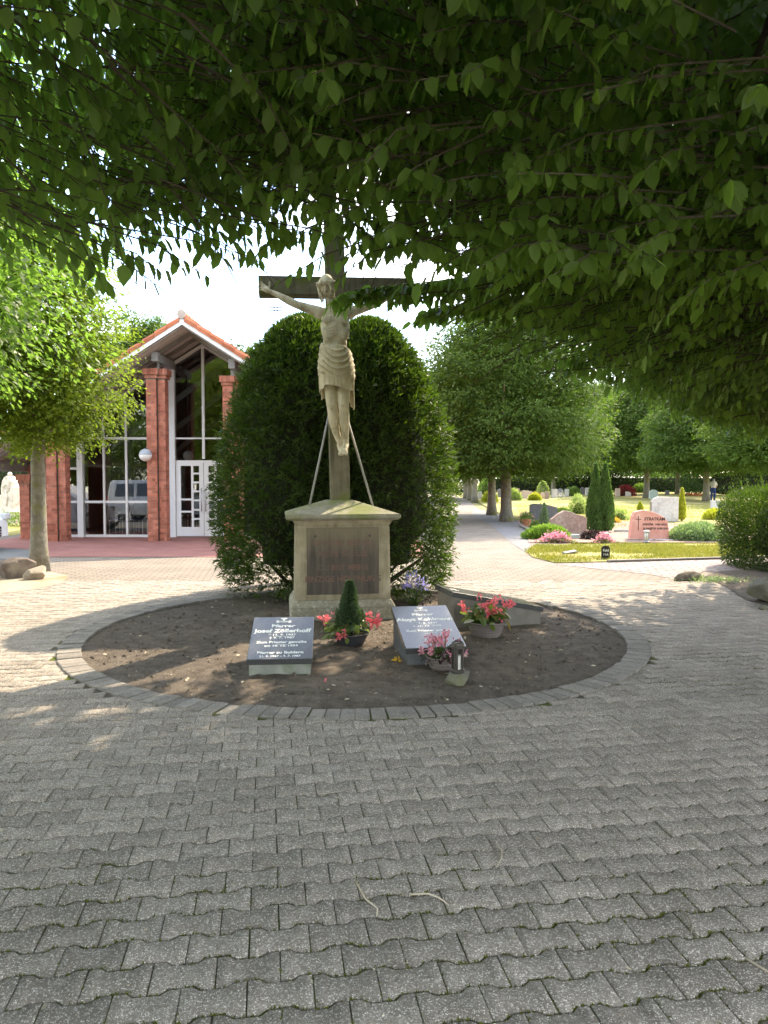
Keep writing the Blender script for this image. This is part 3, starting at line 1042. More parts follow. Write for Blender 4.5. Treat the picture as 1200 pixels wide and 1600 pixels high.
# arms and hands
for s in (-1, 1):
    sh, el, wr = Vector((s * .165, -.13, 3.385)), Vector((s * .415, -.105, 3.468)), Vector((s * .672, -.075, 3.605))
    tb([sh, sh.lerp(el, .45), el, el.lerp(wr, .3), el.lerp(wr, .7), wr], [.062, .052, .043, .045, .034, .026])
    bl(sh.lerp(el, .42) + Vector((0, -.012, .006)), (.075, .040, .043), E((0, -s * R(18), 0)))
    d = (wr - el).normalized()
    palm = wr + d * .055
    up = Vector((-d.z * s, 0, d.x * s)).normalized()
    tb([wr, palm + d * .012], [.026, .031], sq=.62)
    bl(palm, (.046, .019, .036), E((0, -s * R(28), 0)))
    root = palm + d * .036
    for k, (off, ln, cur) in enumerate(((.027, .070, .15), (.010, .080, .05), (-.008, .074, -.25), (-.026, .056, -.45))):
        a = root + up * off
        dd = (d + up * (off * 6.5 + cur * .25)).normalized()
        c = a + dd * ln * .52 + Vector((0, -.004, 0))
        e = c + (dd + Vector((0, -.45 + .1 * k, -.2 * (k > 1)))).normalized() * ln * .48
        tb([a - dd * .012, c, e], [.0098, .0088, .0072])
    t0 = palm + up * .022 - d * .012
    tb([t0, t0 + (up * .9 + d * .35).normalized() * .036 + Vector((0, -.01, 0)), t0 + (up * .9 + d * .42).normalized() * .066 + Vector((0, -.016, 0))], [.012, .0105, .008])
# legs and feet
tb([(-.080, -.135, 2.86), (-.072, -.175, 2.60), (-.058, -.205, 2.35)], [.100, .080, .058])
tb([(-.058, -.205, 2.35), (-.040, -.160, 2.18), (-.010, -.125, 2.06), (.028, -.105, 1.965)], [.058, .056, .042, .033])
tb([(.082, -.135, 2.86), (.078, -.195, 2.60), (.066, -.245, 2.37)], [.100, .082, .060])
tb([(.066, -.245, 2.37), (.074, -.195, 2.19), (.084, -.155, 2.07), (.088, -.135, 1.975)], [.060, .056, .042, .033])
bl((.064, -.285, 2.375), (.040, .026, .046))
bl((-.058, -.245, 2.35), (.038, .024, .044))
tb([(.030, -.100, 1.965), (.022, -.085, 1.935), (.030, -.125, 1.885), (.038, -.155, 1.845)], [.034, .032, .030, .022])
tb([(.088, -.130, 1.975), (.092, -.115, 1.945), (.074, -.175, 1.900), (.058, -.215, 1.855)], [.034, .034, .033, .026])
bl((.062, -.205, 1.865), (.040, .030, .032))
for k in range(5):
    x = .088 - .0155 * k
    tb([(x, -.222, 1.858), (x - .003, -.244, 1.832 + .004 * (k - 1)), (x - .004, -.246, 1.818 + .005 * k)], [.0125 if k == 0 else .0095, .0115 if k == 0 else .009, .009 if k == 0 else .0075])
for k in range(4):
    x = .008 + .014 * k
    tb([(x, -.160, 1.845), (x, -.178, 1.822)], [.010, .008])
body = link('figure', fuse(b, 'figure', .0058, 2, .4), M['statue'], st, smooth=True)

# hair and beard
b = MB()
for s in (-1, 1):
    for k in range(6):
        a = .2 + .16 * k
        tb([hp(s * (.060 + .002 * k), .012 + .016 * k, .060), hp(s * (.062 - .001 * k), .014 + .018 * k, -.03), hp(s * (.050 + .005 * math.sin(k * 2)), .012 + .018 * k, -.115 - .010 * (k % 3))], [.014, .015, .007])
bl(hp(0, .052, .02), (.090, .074, .106), hr)
for k in range(7):
    x = -.036 + .012 * k
    tb([hp(x * 1.2, -.078, -.092), hp(x * .8, -.100, -.128), hp(x * .35, -.098, -.168 + abs(x) * .3)], [.012, .012, .006])
tb([hp(-.040, -.084, -.060), hp(0, -.104, -.052), hp(.040, -.084, -.060)], [.008, .009, .008])
link('hair', fuse(b, 'hair', .0065, 2, .4), M['statue'], body, smooth=True)

# crown of thorns
b = MB()
for ph in (0, 2.1, 4.2):
    pts = []
    for k in range(49):
        a = 2 * math.pi * k / 48
        w = 9 * a + ph
        r = .083 + .012 * math.cos(w)
        pts.append(tuple(Vector(hp(r * math.cos(a), .012 + r * 1.08 * math.sin(a), .046 + .018 * math.sin(w))) + Vector((OX, OY, 0))))
    b.tube(pts, .0085, 7)
for k in range(26):
    a = 2 * math.pi * k / 26 + rr.uniform(-.1, .1)
    p0 = Vector(hp(.092 * math.cos(a), .012 + .098 * math.sin(a), .046 + rr.uniform(-.012, .016)))
    p1 = p0 + hm @ Vector((math.cos(a + .7) * .024, math.sin(a + .7) * .024, rr.uniform(-.012, .022)))
    b.tube([tuple(p0 + Vector((OX, OY, 0))), tuple(p1 + Vector((OX, OY, 0)))], [.0055, .001], 5)
b.build('thorn_crown', M['statue'], st, smooth=True)

# loincloth: a draped skirt with swags
nu, nv = 128, 56
V = []
for j in range(nv):
    t = j / (nv - 1)
    for i in range(nu):
        a = 2 * math.pi * i / nu
        x, y = math.cos(a), math.sin(a)
        rx = np.interp(t, [0, .12, .45, .8, 1], [.145, .162, .186, .190, .186])
        ry = np.interp(t, [0, .12, .45, .8, 1], [.108, .122, .148, .158, .160])
        front = max(0.0, -y)
        top = 3.035 - .055 * (x * .5 + .5) - .012 * math.cos(3 * a)
        bot = 2.555 + .03 * math.sin(2 * a) - .03 * (x < -.75) - .015 * abs(x)
        z = top + (bot - top) * t
        # swags hanging from both hips across the front, lower layer with upright pleats
        s = x - .10
        q = (1 - t) * 7.4 - 2.6 * s * s - .55 * s
        sw = max(0, math.cos(q * 2 * math.pi / 1.05)) ** 2.2
        w_s = front ** .5 * (1 / (1 + math.exp((t - .70) * 30))) * min(1, t * 7)
        pl = math.sin(a * 23 + 2.2 * math.sin(a * 4) + t * 1.5) * .5 + .3 * math.sin(a * 41 + 1)
        w_p = .0052 * (.25 + .75 / (1 + math.exp(-(t - .70) * 22)) + .5 * (1 - front))
        layer = .013 / (1 + math.exp((t - .70 - .06 * x) * 60)) * (front > .02)
        d = .026 * sw * w_s + pl * w_p + layer * min(1, t * 12) + (.010 * math.exp(-((t - .025) / .03) ** 2))
        V.append(((rx + d) * x + OX, (ry + d) * y - .150 + OY - .02 * t, z))
F = [(j * nu + i, (j + 1) * nu + i, (j + 1) * nu + (i + 1) % nu, j * nu + (i + 1) % nu) for j in range(nv - 1) for i in range(nu)]
lc = link('loincloth', np_mesh('loincloth', np.array(V), np.array(F)), M['cloth'], st, smooth=True)
so = lc.modifiers.new('thick', 'SOLIDIFY')
so.thickness = .008
for s, zb, xs in ((-1, 2.42, -.165), (1, 2.31, .172)):
    V, F = [], []
    n1, n2 = 18, 22
    for j in range(n2):
        t = j / (n2 - 1)
        for i in range(n1):
            u = i / (n1 - 1)
            z = 2.66 + (zb + .16 * u * (1 if s > 0 else .5) - 2.66) * t
            x = xs + s * (.012 * math.sin(u * 17) * (.4 + t * .6)) - s * .05 * t * u
            y = -.205 + u * .13 + OY
            V.append((x + OX, y, z))
    F = [(j * n1 + i, j * n1 + i + 1, (j + 1) * n1 + i + 1, (j + 1) * n1 + i) for j in range(n2 - 1) for i in range(n1 - 1)]
    fo = link('cloth_tail', np_mesh('cloth_tail', np.array(V), np.array(F)), M['cloth'], lc, smooth=True)
    so = fo.modifiers.new('thick', 'SOLIDIFY')
    so.thickness = .012
for p in ((-.725, 3.63), (.725, 3.63)):
    b = MB()
    b.ball((p[0], -.118 - .05, p[1]), (.009, .012, .009), 8, 6)
    b.build('nail', M['bronze'], st)

# ------------------------------------------------------------------ grave tablets in the bed
def chalice(mb, M4, s):
    def q(poly):
        mb.prism([(x * s, y * s) for x, y in poly], 0, .0016, 'z', M=M4)
    q([(-.030, .070), (.030, .070), (.022, .050), (.006, .040), (-.006, .040), (-.022, .050)])
    q([(-.006, .040), (.006, .040), (.006, .022), (-.006, .022)])
    q([(-.055, .012), (-.050, .018), (.050, .018), (.055, .012)])
    for k in (-1, 1):
        q([(k * .050 - .012, -.012), (k * .050 + .012, -.012), (k * .064, .026), (k * .044, .030)][::k])
        q([(k * .030, .018), (k * .034, .018), (k * .044, -.006), (k * .040, -.006)][::k])
    q([(-.042, -.002), (.042, -.002), (.042, .004), (-.042, .004)])


def tablet(center, yaw, w, l, zf, zb, label, lines, basem='concrete'):
    """sloping granite slab on a concrete wedge; the low edge faces -y of its own frame"""
    t = empty('grave_tablet', (center[0], center[1], 0), yaw, label, 'gravestone')
    th = .052
    mb = MB()
    wi, li = w / 2 - .015, l / 2 - .02
    zf2, zb2 = zf - th + .001, zb - th + .001
    mb.add([(-wi, -li, -.06), (wi, -li, -.06), (wi, li, -.06), (-wi, li, -.06), (-wi, -li, zf2), (wi, -li, zf2), (wi, li, zb2), (-wi, li, zb2)],
           [(0, 3, 2, 1), (4, 5, 6, 7), (0, 1, 5, 4), (1, 2, 6, 5), (2, 3, 7, 6), (3, 0, 4, 7)])
    mb.build('base', M[basem], t, bevel=.006)
    ang = math.atan2(zb - zf, l)
    M4 = Matrix.Translation((0, -l / 2, zf)) @ Matrix.Rotation(ang, 4, 'X')
    ls = math.hypot(l, zb - zf)
    mb = MB()
    mb.box((-w / 2, -.012, -th), (w / 2, ls, 0), M=M4)
    slab = mb.build('slab', [M['granite']], t, bevel=.003)
    for s, v, size, bold, sx in lines:
        lettering(s, size, M['white_letter'], M4 @ Matrix.Translation((0, v * ls, .0003)), slab, .0008, bold=bold, sx=sx)
    mb = MB()
    chalice(mb, M4 @ Matrix.Translation((0, ls * .86, .0003)), 1.0)
    for v in (.50, .30):
        mb.box((-.05, v * ls, 0), (.05, v * ls + .003, .0016), M=M4)
    mb.build('emblem', M['white_letter'], slab)
    return t


tablet((-.842, 6.03), R(4), .515, .60, .150, .365, 'slanted grey granite tablet on a mossy base, left of the potted dwarf spruce',
       [('Pfarrer', .735, .060, .0022, 1.15), ('Josef Zöllerhoff', .605, .074, .0030, 1.0), ('* 11. 9. 1927', .525, .038, .0012, 1.15), ('† 9. 7. 1987', .455, .038, .0012, 1.15),
        ('Zum Priester geweiht', .345, .046, .0016, 1.0), ('am 18. 12. 1954', .265, .038, .0012, 1.1), ('Pfarrer zu Buldern', .105, .047, .0016, 1.05), ('21. 5. 1967 – 9. 7. 1987', .030, .034, .001, 1.0)])
tablet((.378, 6.42), R(9), .515, .72, .165, .385, 'slanted grey granite tablet behind the pink flowers and lantern, right of the spruce bowl',
       [('Pfarrer', .745, .060, .0022, 1.15), ('Aloys Kohlmann', .615, .076, .0030, 1.0), ('* 9. 5. 1941', .535, .038, .0012, 1.15), ('† 21. 12. 2020', .470, .038, .0012, 1.15),
        ('Zum Priester geweiht', .355, .046, .0016, 1.0), ('Pfarrer', .13, .047, .0016, 1.05)], 'base_dark')
tablet((1.13, 7.93), R(104), .56, 1.02, .20, .40, 'long sideways granite tablet behind the grey bowl of coral begonias, by the kerb',
       [], 'base_brown')
# ------------------------------------------------------------------ planted bowls, lantern, flowers in the bed
def flower_cluster(rng, c, n, r, size):
    """petals of a loose flower head around c"""
    c = np.asarray(c, float)
    D = unit(rng.normal(size=(n, 3)) * (1, 1, .8))
    P = c + D * r * rng.uniform(.2, 1, (n, 1))
    T = unit(D + rng.normal(size=(n, 3)) * .7)
    N = rng.normal(size=(n, 3))
    L = size * rng.uniform(.7, 1.2, n)
    return P, T, N, L, L * rng.uniform(.7, 1.0, n)


def cat_arrays(parts):
    return [np.concatenate([p[i] for p in parts]) for i in range(5)]


def bowl(name, c, r, h, mat, label, ribs=0):
    t = empty(name, c, 0, label, 'planter')
    prof = [(r * .50, 0), (r * .56, .004), (r * .78, h * .42), (r * .93, h * .80), (r * .955, h * .9)]
    if ribs:
        prof = [(r * .52, 0)]
        for k in range(ribs * 4 + 1):
            q = k / (ribs * 4)
            rad = r * (.58 + .37 * q ** .62)
            prof.append((rad + .0035 * math.cos(k * math.pi / 2), .004 + h * .9 * q))
    prof += [(r * 1.0, h * .91), (r * 1.01, h * .97), (r * .985, h), (r * .93, h), (r * .90, h * .9), (r * .8, h * .75)]
    mb = MB()
    mb.lathe(prof, 40)
    mb.add([(r * .5 * math.cos(k * math.pi / 10), r * .5 * math.sin(k * math.pi / 10), 0.001) for k in range(20)], [tuple(range(20))[::-1]])
    mb.build('bowl', mat, t, smooth=True)
    mb = MB()
    mb.lathe([(r * .90, h * .86), (r * .5, h * .90), (.002, h * .92)], 24)
    mb.build('potting_soil', M['soil'], t)
    return t


def begonia(t, rng, c0, R_, H_, n_leaf, heads, petal, leafmat, nose=1.0, leaf=.085):
    """broad leaves on arching stems plus flower heads; t's own frame"""
    st_ = MB()
    Ps, Ts, Ns, Ls = [], [], [], []
    for k in range(n_leaf):
        a = rng.uniform(0, 6.283)
        q = rng.uniform(.25, 1.0)
        e = np.array([math.cos(a) * R_ * q, math.sin(a) * R_ * q, c0 + H_ * (rng.uniform(.2, 1.0) * (1.15 - .75 * q))])
        b0 = np.array([math.cos(a) * .03, math.sin(a) * .03, c0 - .02])
        m = (b0 + e) / 2 + (0, 0, .04)
        st_.tube([tuple(b0), tuple(m), tuple(e)], [.004, .0035, .0025], 5)
        Ps.append(e)
        Ts.append(np.array([math.cos(a + rng.normal(0, .6)), math.sin(a + rng.normal(0, .6)), rng.uniform(-1.1, .25)]))
        Ns.append(np.array([math.cos(a) * .6, math.sin(a) * .6, .9]) + rng.normal(0, .35, 3))
        Ls.append(leaf * rng.uniform(.65, 1.3))
    Ls = np.array(Ls)
    P, T, N = np.array(Ps), np.array(Ts), np.array(Ns)
    fr = leaf_frames(P, T, N, Ls, Ls * .72)
    me = np_mesh('leaf', LEAF_HI_V, LEAF_HI_F)
    me.materials.append(leafmat)
    for k in range(n_leaf):
        o = bpy.data.objects.new('leaf', me)
        col.objects.link(o)
        o.parent = t
        o.matrix_basis = Matrix([list(r_) for r_ in fr[k]])
    for (x, y, z, r, n) in heads:
        st_.tube([(x * .2, y * .2, c0), (x * .7, y * .7, (c0 + z) * .55), (x, y, z)], .003, 5)
        P, T, N, L, W = flower_cluster(rng, (x, y, z), n, r, r * .95)
        link('flower', leaf_mesh('flower', P, T, N, L, W, True), petal, t)
    st_.build('stem', M['strap'], t, smooth=True)


g = np.random.default_rng(21)
# bowl with dwarf spruce and coral begonias
p = gp(547, 1016)
t1 = bowl('planter_bowl', (p.x, p.y + .12, .005), .170, .135, M['pot_dark'], 'dark bowl with a dwarf spruce and coral begonias in front of the pedestal')
begonia(t1, g, .11, .22, .19, 46, [(-.245, -.06, .265, .040, 20), (-.215, .02, .245, .030, 14), (.175, -.10, .32, .030, 14), (.225, -.09, .265, .050, 26), (.185, -.05, .24, .036, 18),
                                   (-.115, -.19, .135, .036, 18), (-.065, -.205, .145, .030, 14), (-.06, -.18, .175, .022, 10), (-.17, .0, .30, .022, 8)], M['pink'], M['begonia'], leaf=.095)
n = 8000
h = g.uniform(0, 1, n) ** .8
lump = np.where(h < .42, 1.0, .72)
a = g.uniform(0, 6.283, n)
rad = (.128 * (1 - h) ** .72 * lump + .012) * (.72 + .38 * g.uniform(0, 1, n) ** .5) * (1 + .12 * np.sin(3 * a + 9 * h))
P = np.stack([rad * np.cos(a) - .01, rad * np.sin(a) + .02, .15 + .455 * h], -1)
T = np.stack([np.cos(a), np.sin(a), .9 + 0 * a], -1) + g.normal(0, .45, (n, 3))
L = g.uniform(.018, .032, n)
link('spruce_foliage', leaf_mesh('spruce_foliage', P, T, g.normal(size=(n, 3)), L, L * .34), M['spruce'], t1)
mb = MB()
mb.tube([(-.01, .02, .10), (-.01, .02, .56)], [.014, .004], 7)
mb.build('spruce_stem', M['twig'], t1)
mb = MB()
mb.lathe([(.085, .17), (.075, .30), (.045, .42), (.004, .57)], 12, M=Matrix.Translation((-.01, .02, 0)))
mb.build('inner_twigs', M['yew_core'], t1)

# ribbed bowl with begonias and heather
p = gp(762, 1001)
t2 = bowl('planter_bowl', (p.x, p.y + .13, .0), .195, .170, M['pot_grey'], 'grey brown ribbed bowl of coral begonias beside the sideways tablet', ribs=6)
begonia(t2, g, .15, .24, .22, 58, [(-.24, -.02, .34, .034, 16), (-.20, -.05, .285, .036, 18), (-.03, -.12, .34, .042, 22), (.05, -.10, .37, .040, 20), (.02, -.14, .27, .042, 22), (.10, -.13, .28, .040, 22),
                                   (.19, -.06, .34, .040, 20), (.235, -.03, .345, .038, 18), (.12, .05, .38, .034, 14), (-.06, .05, .40, .030, 12), (.15, -.10, .22, .03, 12)], M['pink'], M['begonia'], leaf=.10)
n = 1500
c = np.array([-.11, -.06, .14])
D = unit(g.normal(size=(n, 3)) * (1, 1, .6) + (0, 0, .9))
P = c + D * g.uniform(.01, .10, (n, 1)) * (1, 1, 1.2)
L = g.uniform(.02, .04, n)
link('heather', leaf_mesh('heather', P, D + g.normal(0, .3, (n, 3)), g.normal(size=(n, 3)), L, L * .14), M['conifer'], t2)

# bowl of rose-pink begonias with bronze leaves
p = gp(692, 1052)
t3 = bowl('planter_bowl', (p.x, p.y + .10, .0), .135, .120, M['pot_grey'], 'bowl of rose pink flowers with dark bronze leaves behind the lantern', ribs=4)
hd = []
for k in range(30):
    a_, q = g.uniform(0, 6.283), math.sqrt(g.uniform(0, 1))
    hd.append((.19 * q * math.cos(a_), .15 * q * math.sin(a_) - .02, .135 + .155 * (1 - q * q) + g.uniform(-.02, .035), .027, 13))
begonia(t3, g, .09, .16, .13, 60, hd, M['rose'], M['dark_leaf'], leaf=.06)

# lantern on its rough stone
p = gp(716, 1073)
rock_c = Vector((p.x, p.y + .09, 0))


def rock(name, c, size, mat, label, seed, cat='boulder', flat=.0, n=3, rough=.16, group=None, cuts=0):
    bm = bmesh.new()
    bmesh.ops.create_icosphere(bm, subdivisions=n, radius=1)
    P = np.array([v.co[:] for v in bm.verts])
    d = 1 + rough * sines(P, seed, 1.5) + rough * .45 * sines(P, seed + 1, 4.0) + rough * .16 * sines(P, seed + 2, 11)
    if cuts:                                             # broken faces
        r_c = np.random.default_rng(seed)
        for _ in range(cuts):
            nn = unit(r_c.normal(size=3))
            off = r_c.uniform(.52, .78)
            ov = np.maximum(0, (P * d[:, None]) @ nn - off)
            P = P * d[:, None] - ov[:, None] * nn
            d = np.linalg.norm(P, axis=1)
            P = P / d[:, None]
        for v, q in zip(bm.verts, P):
            v.co = Vector(q)
    for v, q in zip(bm.verts, d):
        v.co = v.co * q
        if flat and v.co.z > flat:
            v.co.z = flat + (v.co.z - flat) * .12
        v.co.x *= size[0]; v.co.y *= size[1]; v.co.z *= size[2]
    me = bpy.data.meshes.new(name)
    bm.to_mesh(me)
    bm.free()
    o = link(name, me, mat, smooth=(cat == 'boulder') or not cuts)
    o.location = (c[0], c[1], size[2] * .55)
    return tag(o, label, cat, group)


rk = rock('lantern_stone', rock_c, (.115, .095, .085), M['boulder_grey'], 'rough grey stone block under the small grave lantern', 33, 'stone', flat=.45, rough=.10, cuts=9, n=4)
lz = .085 * .55 + .085 * .47
ln = empty('grave_lantern', (rock_c.x + .004, rock_c.y, lz), R(20), 'small dark bronze grave lantern with a white candle, on a rough stone', 'lantern')
mb = MB()
mb.lathe([(0, 0), (.052, 0), (.054, .006), (.054, .020), (.047, .026), (.0, .026)], 24)
mb.build('base', M['bronze'], ln, smooth=False)
for k in range(4):
    a = R(45 + 90 * k)
    mb = MB()
    mb.prism([(.047 * math.cos(a + q), .047 * math.sin(a + q)) for q in (-.40, -.2, 0, .2, .40)] + [(.041 * math.cos(a + q), .041 * math.sin(a + q)) for q in (.40, .2, 0, -.2, -.40)], .024, .185)
    mb.build('post', M['bronze'], ln)
mb = MB()
mb.lathe([(.0, .182), (.050, .182), (.055, .188), (.055, .200), (.048, .212), (.046, .228), (.038, .234), (.036, .226), (.0, .226)], 24)
mb.tube([(-.034, 0, .228), (-.018, 0, .248), (.018, 0, .248), (.034, 0, .228)], .004, 6)
mb.build('lid', M['bronze'], ln, smooth=False)
mb = MB()
mb.lathe([(.0, .026), (.026, .026), (.026, .125), (.022, .130), (.0, .130)], 18)
mb.build('candle', M['candle'], ln)

# blue agapanthus beside the pedestal
p = gp(646, 952)
ag_ = empty('agapanthus', (p.x, p.y + .05, .02), 0, 'violet blue agapanthus in flower beside the pedestal', 'plant')
Ps = []
for k in range(34):
    a = g.uniform(0, 6.283)
    P0 = np.array([g.normal(0, .02), g.normal(0, .02), 0])
    lean = g.uniform(.3, 1.0)
    ln_ = g.uniform(.16, .30)
    pts = [tuple(P0 + np.array([math.cos(a) * lean * ln_ * q, math.sin(a) * lean * ln_ * q, ln_ * (q * 1.1 - .75 * lean * q * q)])) for q in (0, .35, .7, 1)]
    mb = MB()
    mb.tube(pts, [.010, .011, .008, .002], 4, sq=.2)
    mb.build('leaf', M['strap'], ag_, smooth=True)
for x, y, z, r in ((-.02, 0, .36, .075), (.10, -.02, .27, .085), (-.07, .02, .24, .055)):
    mb = MB()
    mb.tube([(0, 0, 0), (x * .5, y * .5, z * .55), (x, y, z)], .005, 6)
    stem = mb.build('stem', M['strap'], ag_, smooth=True)
    P, T, N, L, W = flower_cluster(g, (x, y, z), 60, r, .04)
    link('flower', leaf_mesh('flower', P, unit(P - (x, y, z - .02)) + g.normal(0, .2, P.shape), N, L * .9, L * .42, True), M['violet'], stem)
# pale low flowers behind the pedestal, under the yew
for k, (px, py, lab) in enumerate(((628, 926, 'pale low flowers under the yew, right of the pedestal'), (448, 925, 'pale low flowers under the yew, left of the pedestal'))):
    c = gp(px, py + 15)
    fl = empty('bedding_flower', (c.x, c.y, .02), 0, lab, 'plant')
    n = 160
    P = g.normal(0, .09, (n, 3)) * (1, .8, .4) + (0, 0, .10)
    L = g.uniform(.03, .06, n)
    link('foliage', leaf_mesh('foliage', P, g.normal(size=(n, 3)) + (0, 0, .6), g.normal(size=(n, 3)), L, L * .5), M['shrub'], fl)
    parts = [flower_cluster(g, (g.normal(0, .12), g.normal(0, .07), g.uniform(.10, .24)), 7, .018, .022) for _ in range(12)]
    link('flower', leaf_mesh('flower', *cat_arrays(parts), True), M['white_petal'], fl)

# fallen petals and a dead begonia leaf
for px, py, lab, m_ in ((486, 1027, 'coral petal fallen by the left tablet', 'pink'), (508, 1067, 'coral petal lying on the soil in front of the bowls', 'pink'), (620, 1037, 'withered yellow plant on the soil beside the tablet', 'yellow_petal')):
    c = gp(px, py)
    P, T, N, L, W = flower_cluster(g, (0, 0, .012), 6 if m_ == 'pink' else 26, .014 if m_ == 'pink' else .045, .02 if m_ == 'pink' else .035)
    P[:, 2] = np.abs(P[:, 2]) * .4 + .004
    o = tag(link('fallen_petal', leaf_mesh('fallen_petal', P, T, N, L, W, True), M[m_]), lab, 'petal')
    o.location = (c.x, c.y, .012)

# boulders and the log-like stone
p = gp(14, 905); rock('boulder', (p.x, p.y + .2), (.30, .24, .22), M['boulder_dark'], 'brown boulder at the left edge beside the sunny tree', 41, cuts=6, n=4, rough=.2)
p = gp(52, 906); rock('boulder', (p.x, p.y + .1), (.185, .16, .14), M['boulder'], 'pale rounded boulder at the foot of the sunny tree', 44, cuts=6, n=4, rough=.2)
p = gp(1200, 946); rock('boulder', (p.x + .16, p.y + .2), (.26, .24, .25), M['boulder_grey'], 'grey boulder at the right edge in front of the clipped yew', 47, cuts=6, n=4, rough=.2)
p = gp(1079, 908)
lg = rock('edge_stone', (p.x, p.y + .08), (.23, .085, .085), M['log'], 'long dark knobbly stone lying by the paving at the right', 52, 'stone', rough=.2)
lg.rotation_euler = (0, R(-6), R(10))
for px, py, s, lab in ((1192, 952, .05, 'small mossy stone beside the grey boulder at the right edge'),):
    p = gp(px, py)
    rock('stone', (p.x, p.y), (s, s, s * .7), M['boulder_grey'], lab, 60, 'stone')
# low grey ground-cover between the stone and the yew
c = gp(1115, 908)
n = 900
P = np.stack([g.normal(c.x, .24, n), g.normal(c.y, .14, n), np.abs(g.normal(.02, .02, n))], -1)
L = g.uniform(.02, .05, n)
tag(link('ground_cover', leaf_mesh('ground_cover', P, g.normal(size=(n, 3)) + (0, 0, .5), g.normal(size=(n, 3)) + (0, 0, 1), L, L * .4), M['juniper_grey']), 'low grey green ground cover beside the dark knobbly stone', 'ground cover', kind='stuff')
# ------------------------------------------------------------------ chapel
YP, YG, YR = 18.45, 19.9, 17.9
XR, ZR, SL = -4.86, 5.52, .635
HALF = 5.1
ch = empty('chapel', (XR, YG, 0), 0, 'brick and glass chapel with a tiled gable roof behind the sunny tree', 'chapel')


def cb(mb, name, mat, parent=None, **kw):
    return mb.build(name, mat, parent or ch, ws=(parent is None), **kw)


def zroof(x, drop=0.0):
    return ZR - SL * abs(x - XR) - drop


YB = 33.0
CS = math.hypot(1, SL)
# roof slabs, soffit boards, rafters, verge tiles
for s in (-1, 1):
    x1 = XR + s * HALF
    mb = MB()
    poly = [(XR, zroof(XR, .10)), (x1, zroof(x1, .10)), (x1, zroof(x1, .24)), (XR, zroof(XR, .24))]
    mb.prism(poly, YR + .03, YB, 'y')
    roof = cb(mb, 'roof', M['rafter'])
    mb = MB()
    n = 26
    for k in range(n):                                   # tile courses of the slope behind the verge
        a0, a1 = k / n, (k + 1) / n
        xa, xb = XR + s * HALF * a0, XR + s * HALF * a1 + s * .02
        mb.add([(xa, YR + .36, zroof(xa, .05)), (xb, YR + .36, zroof(xb, .015)), (xb, YB, zroof(xb, .015)), (xa, YB, zroof(xa, .05)),
                (xb, YR + .36, zroof(xb, .09)), (xb, YB, zroof(xb, .09))], [(0, 1, 2, 3), (1, 4, 5, 2)])
    o = cb(mb, 'tile_courses', M['tile'])
    o['kind'] = 'stuff'
    nt2 = 17
    for k in range(nt2):                                 # verge tiles, one by one
        xa, xb = XR + s * (.06 + HALF * k / nt2), XR + s * (.06 + HALF * (k + 1) / nt2 + .012)
        mb = MB()
        t0, t1 = .0, -.028
        P = []
        for yy, dz in ((YR - .045, -.10), (YR - .045, .0), (YR + .0, .055), (YR + .10, .062), (YR + .20, .02), (YR + .37, .02)):
            P.append((yy, dz))
        V = [(xa, yy, zroof(xa, .055) + dz + (0 if i else .02)) for i, (yy, dz) in enumerate(P)] + [(xb, yy, zroof(xb, .025) + dz) for yy, dz in P]
        m_ = len(P)
        F = [(i, i + 1, m_ + i + 1, m_ + i) for i in range(m_ - 1)]
        mb.add(V, F)
        o = cb(mb, 'verge_tile', M['tile'])
        sd = o.modifiers.new('t', 'SOLIDIFY')
        sd.thickness = .018
    # white bargeboard
    mb = MB()
    mb.prism([(XR, zroof(XR, .07)), (x1, zroof(x1, .07)), (x1, zroof(x1, .235)), (XR, zroof(XR, .235))], YR - .03, YR + .0, 'y')
    cb(mb, 'bargeboard', M['white_frame'])
    # soffit boards between the verge and the glass
    nb = 16
    for k in range(nb):
        y0 = YR + .035 + (YG + 1.0 - YR) * k / nb
        y1 = y0 + (YG + 1.0 - YR) / nb - .012
        mb = MB()
        mb.prism([(XR, zroof(XR, .243)), (x1, zroof(x1, .243)), (x1, zroof(x1, .262)), (XR, zroof(XR, .262))], y0, y1, 'y')
        cb(mb, 'soffit_board', M['soffit'])
    for y0 in (18.55, 19.15):
        mb = MB()
        mb.prism([(XR, zroof(XR, .264)), (x1, zroof(x1, .264)), (x1, zroof(x1, .36)), (XR, zroof(XR, .36))], y0, y0 + .09, 'y')
        cb(mb, 'rafter', M['rafter'])
    # eaves beam along the depth
    mb = MB()
    mb.box((x1 - .07, YR + .02, zroof(x1, .50)), (x1 + .07, YB - .1, zroof(x1, .262)))
    cb(mb, 'eaves_beam', M['grey_beam'])
mb = MB()
for k in range(40):
    y0 = YR - .05 + (YB - YR) * k / 40
    mb.tube([(XR, y0, ZR + .01), (XR, y0 + (YB - YR) / 40 + .02, ZR - .005)], [.105, .095], 10)
o = cb(mb, 'ridge_tiles', M['tile'])
o['kind'] = 'stuff'
mb = MB()
mb.lathe([(0, 0), (.105, 0), (.11, .02), (.0, .03)], 16, M=Matrix.Translation((XR, YR - .05, ZR + .01)) @ Matrix.Rotation(math.pi / 2, 4, 'X'))
cb(mb, 'ridge_end_cap', M['warm_stone'])


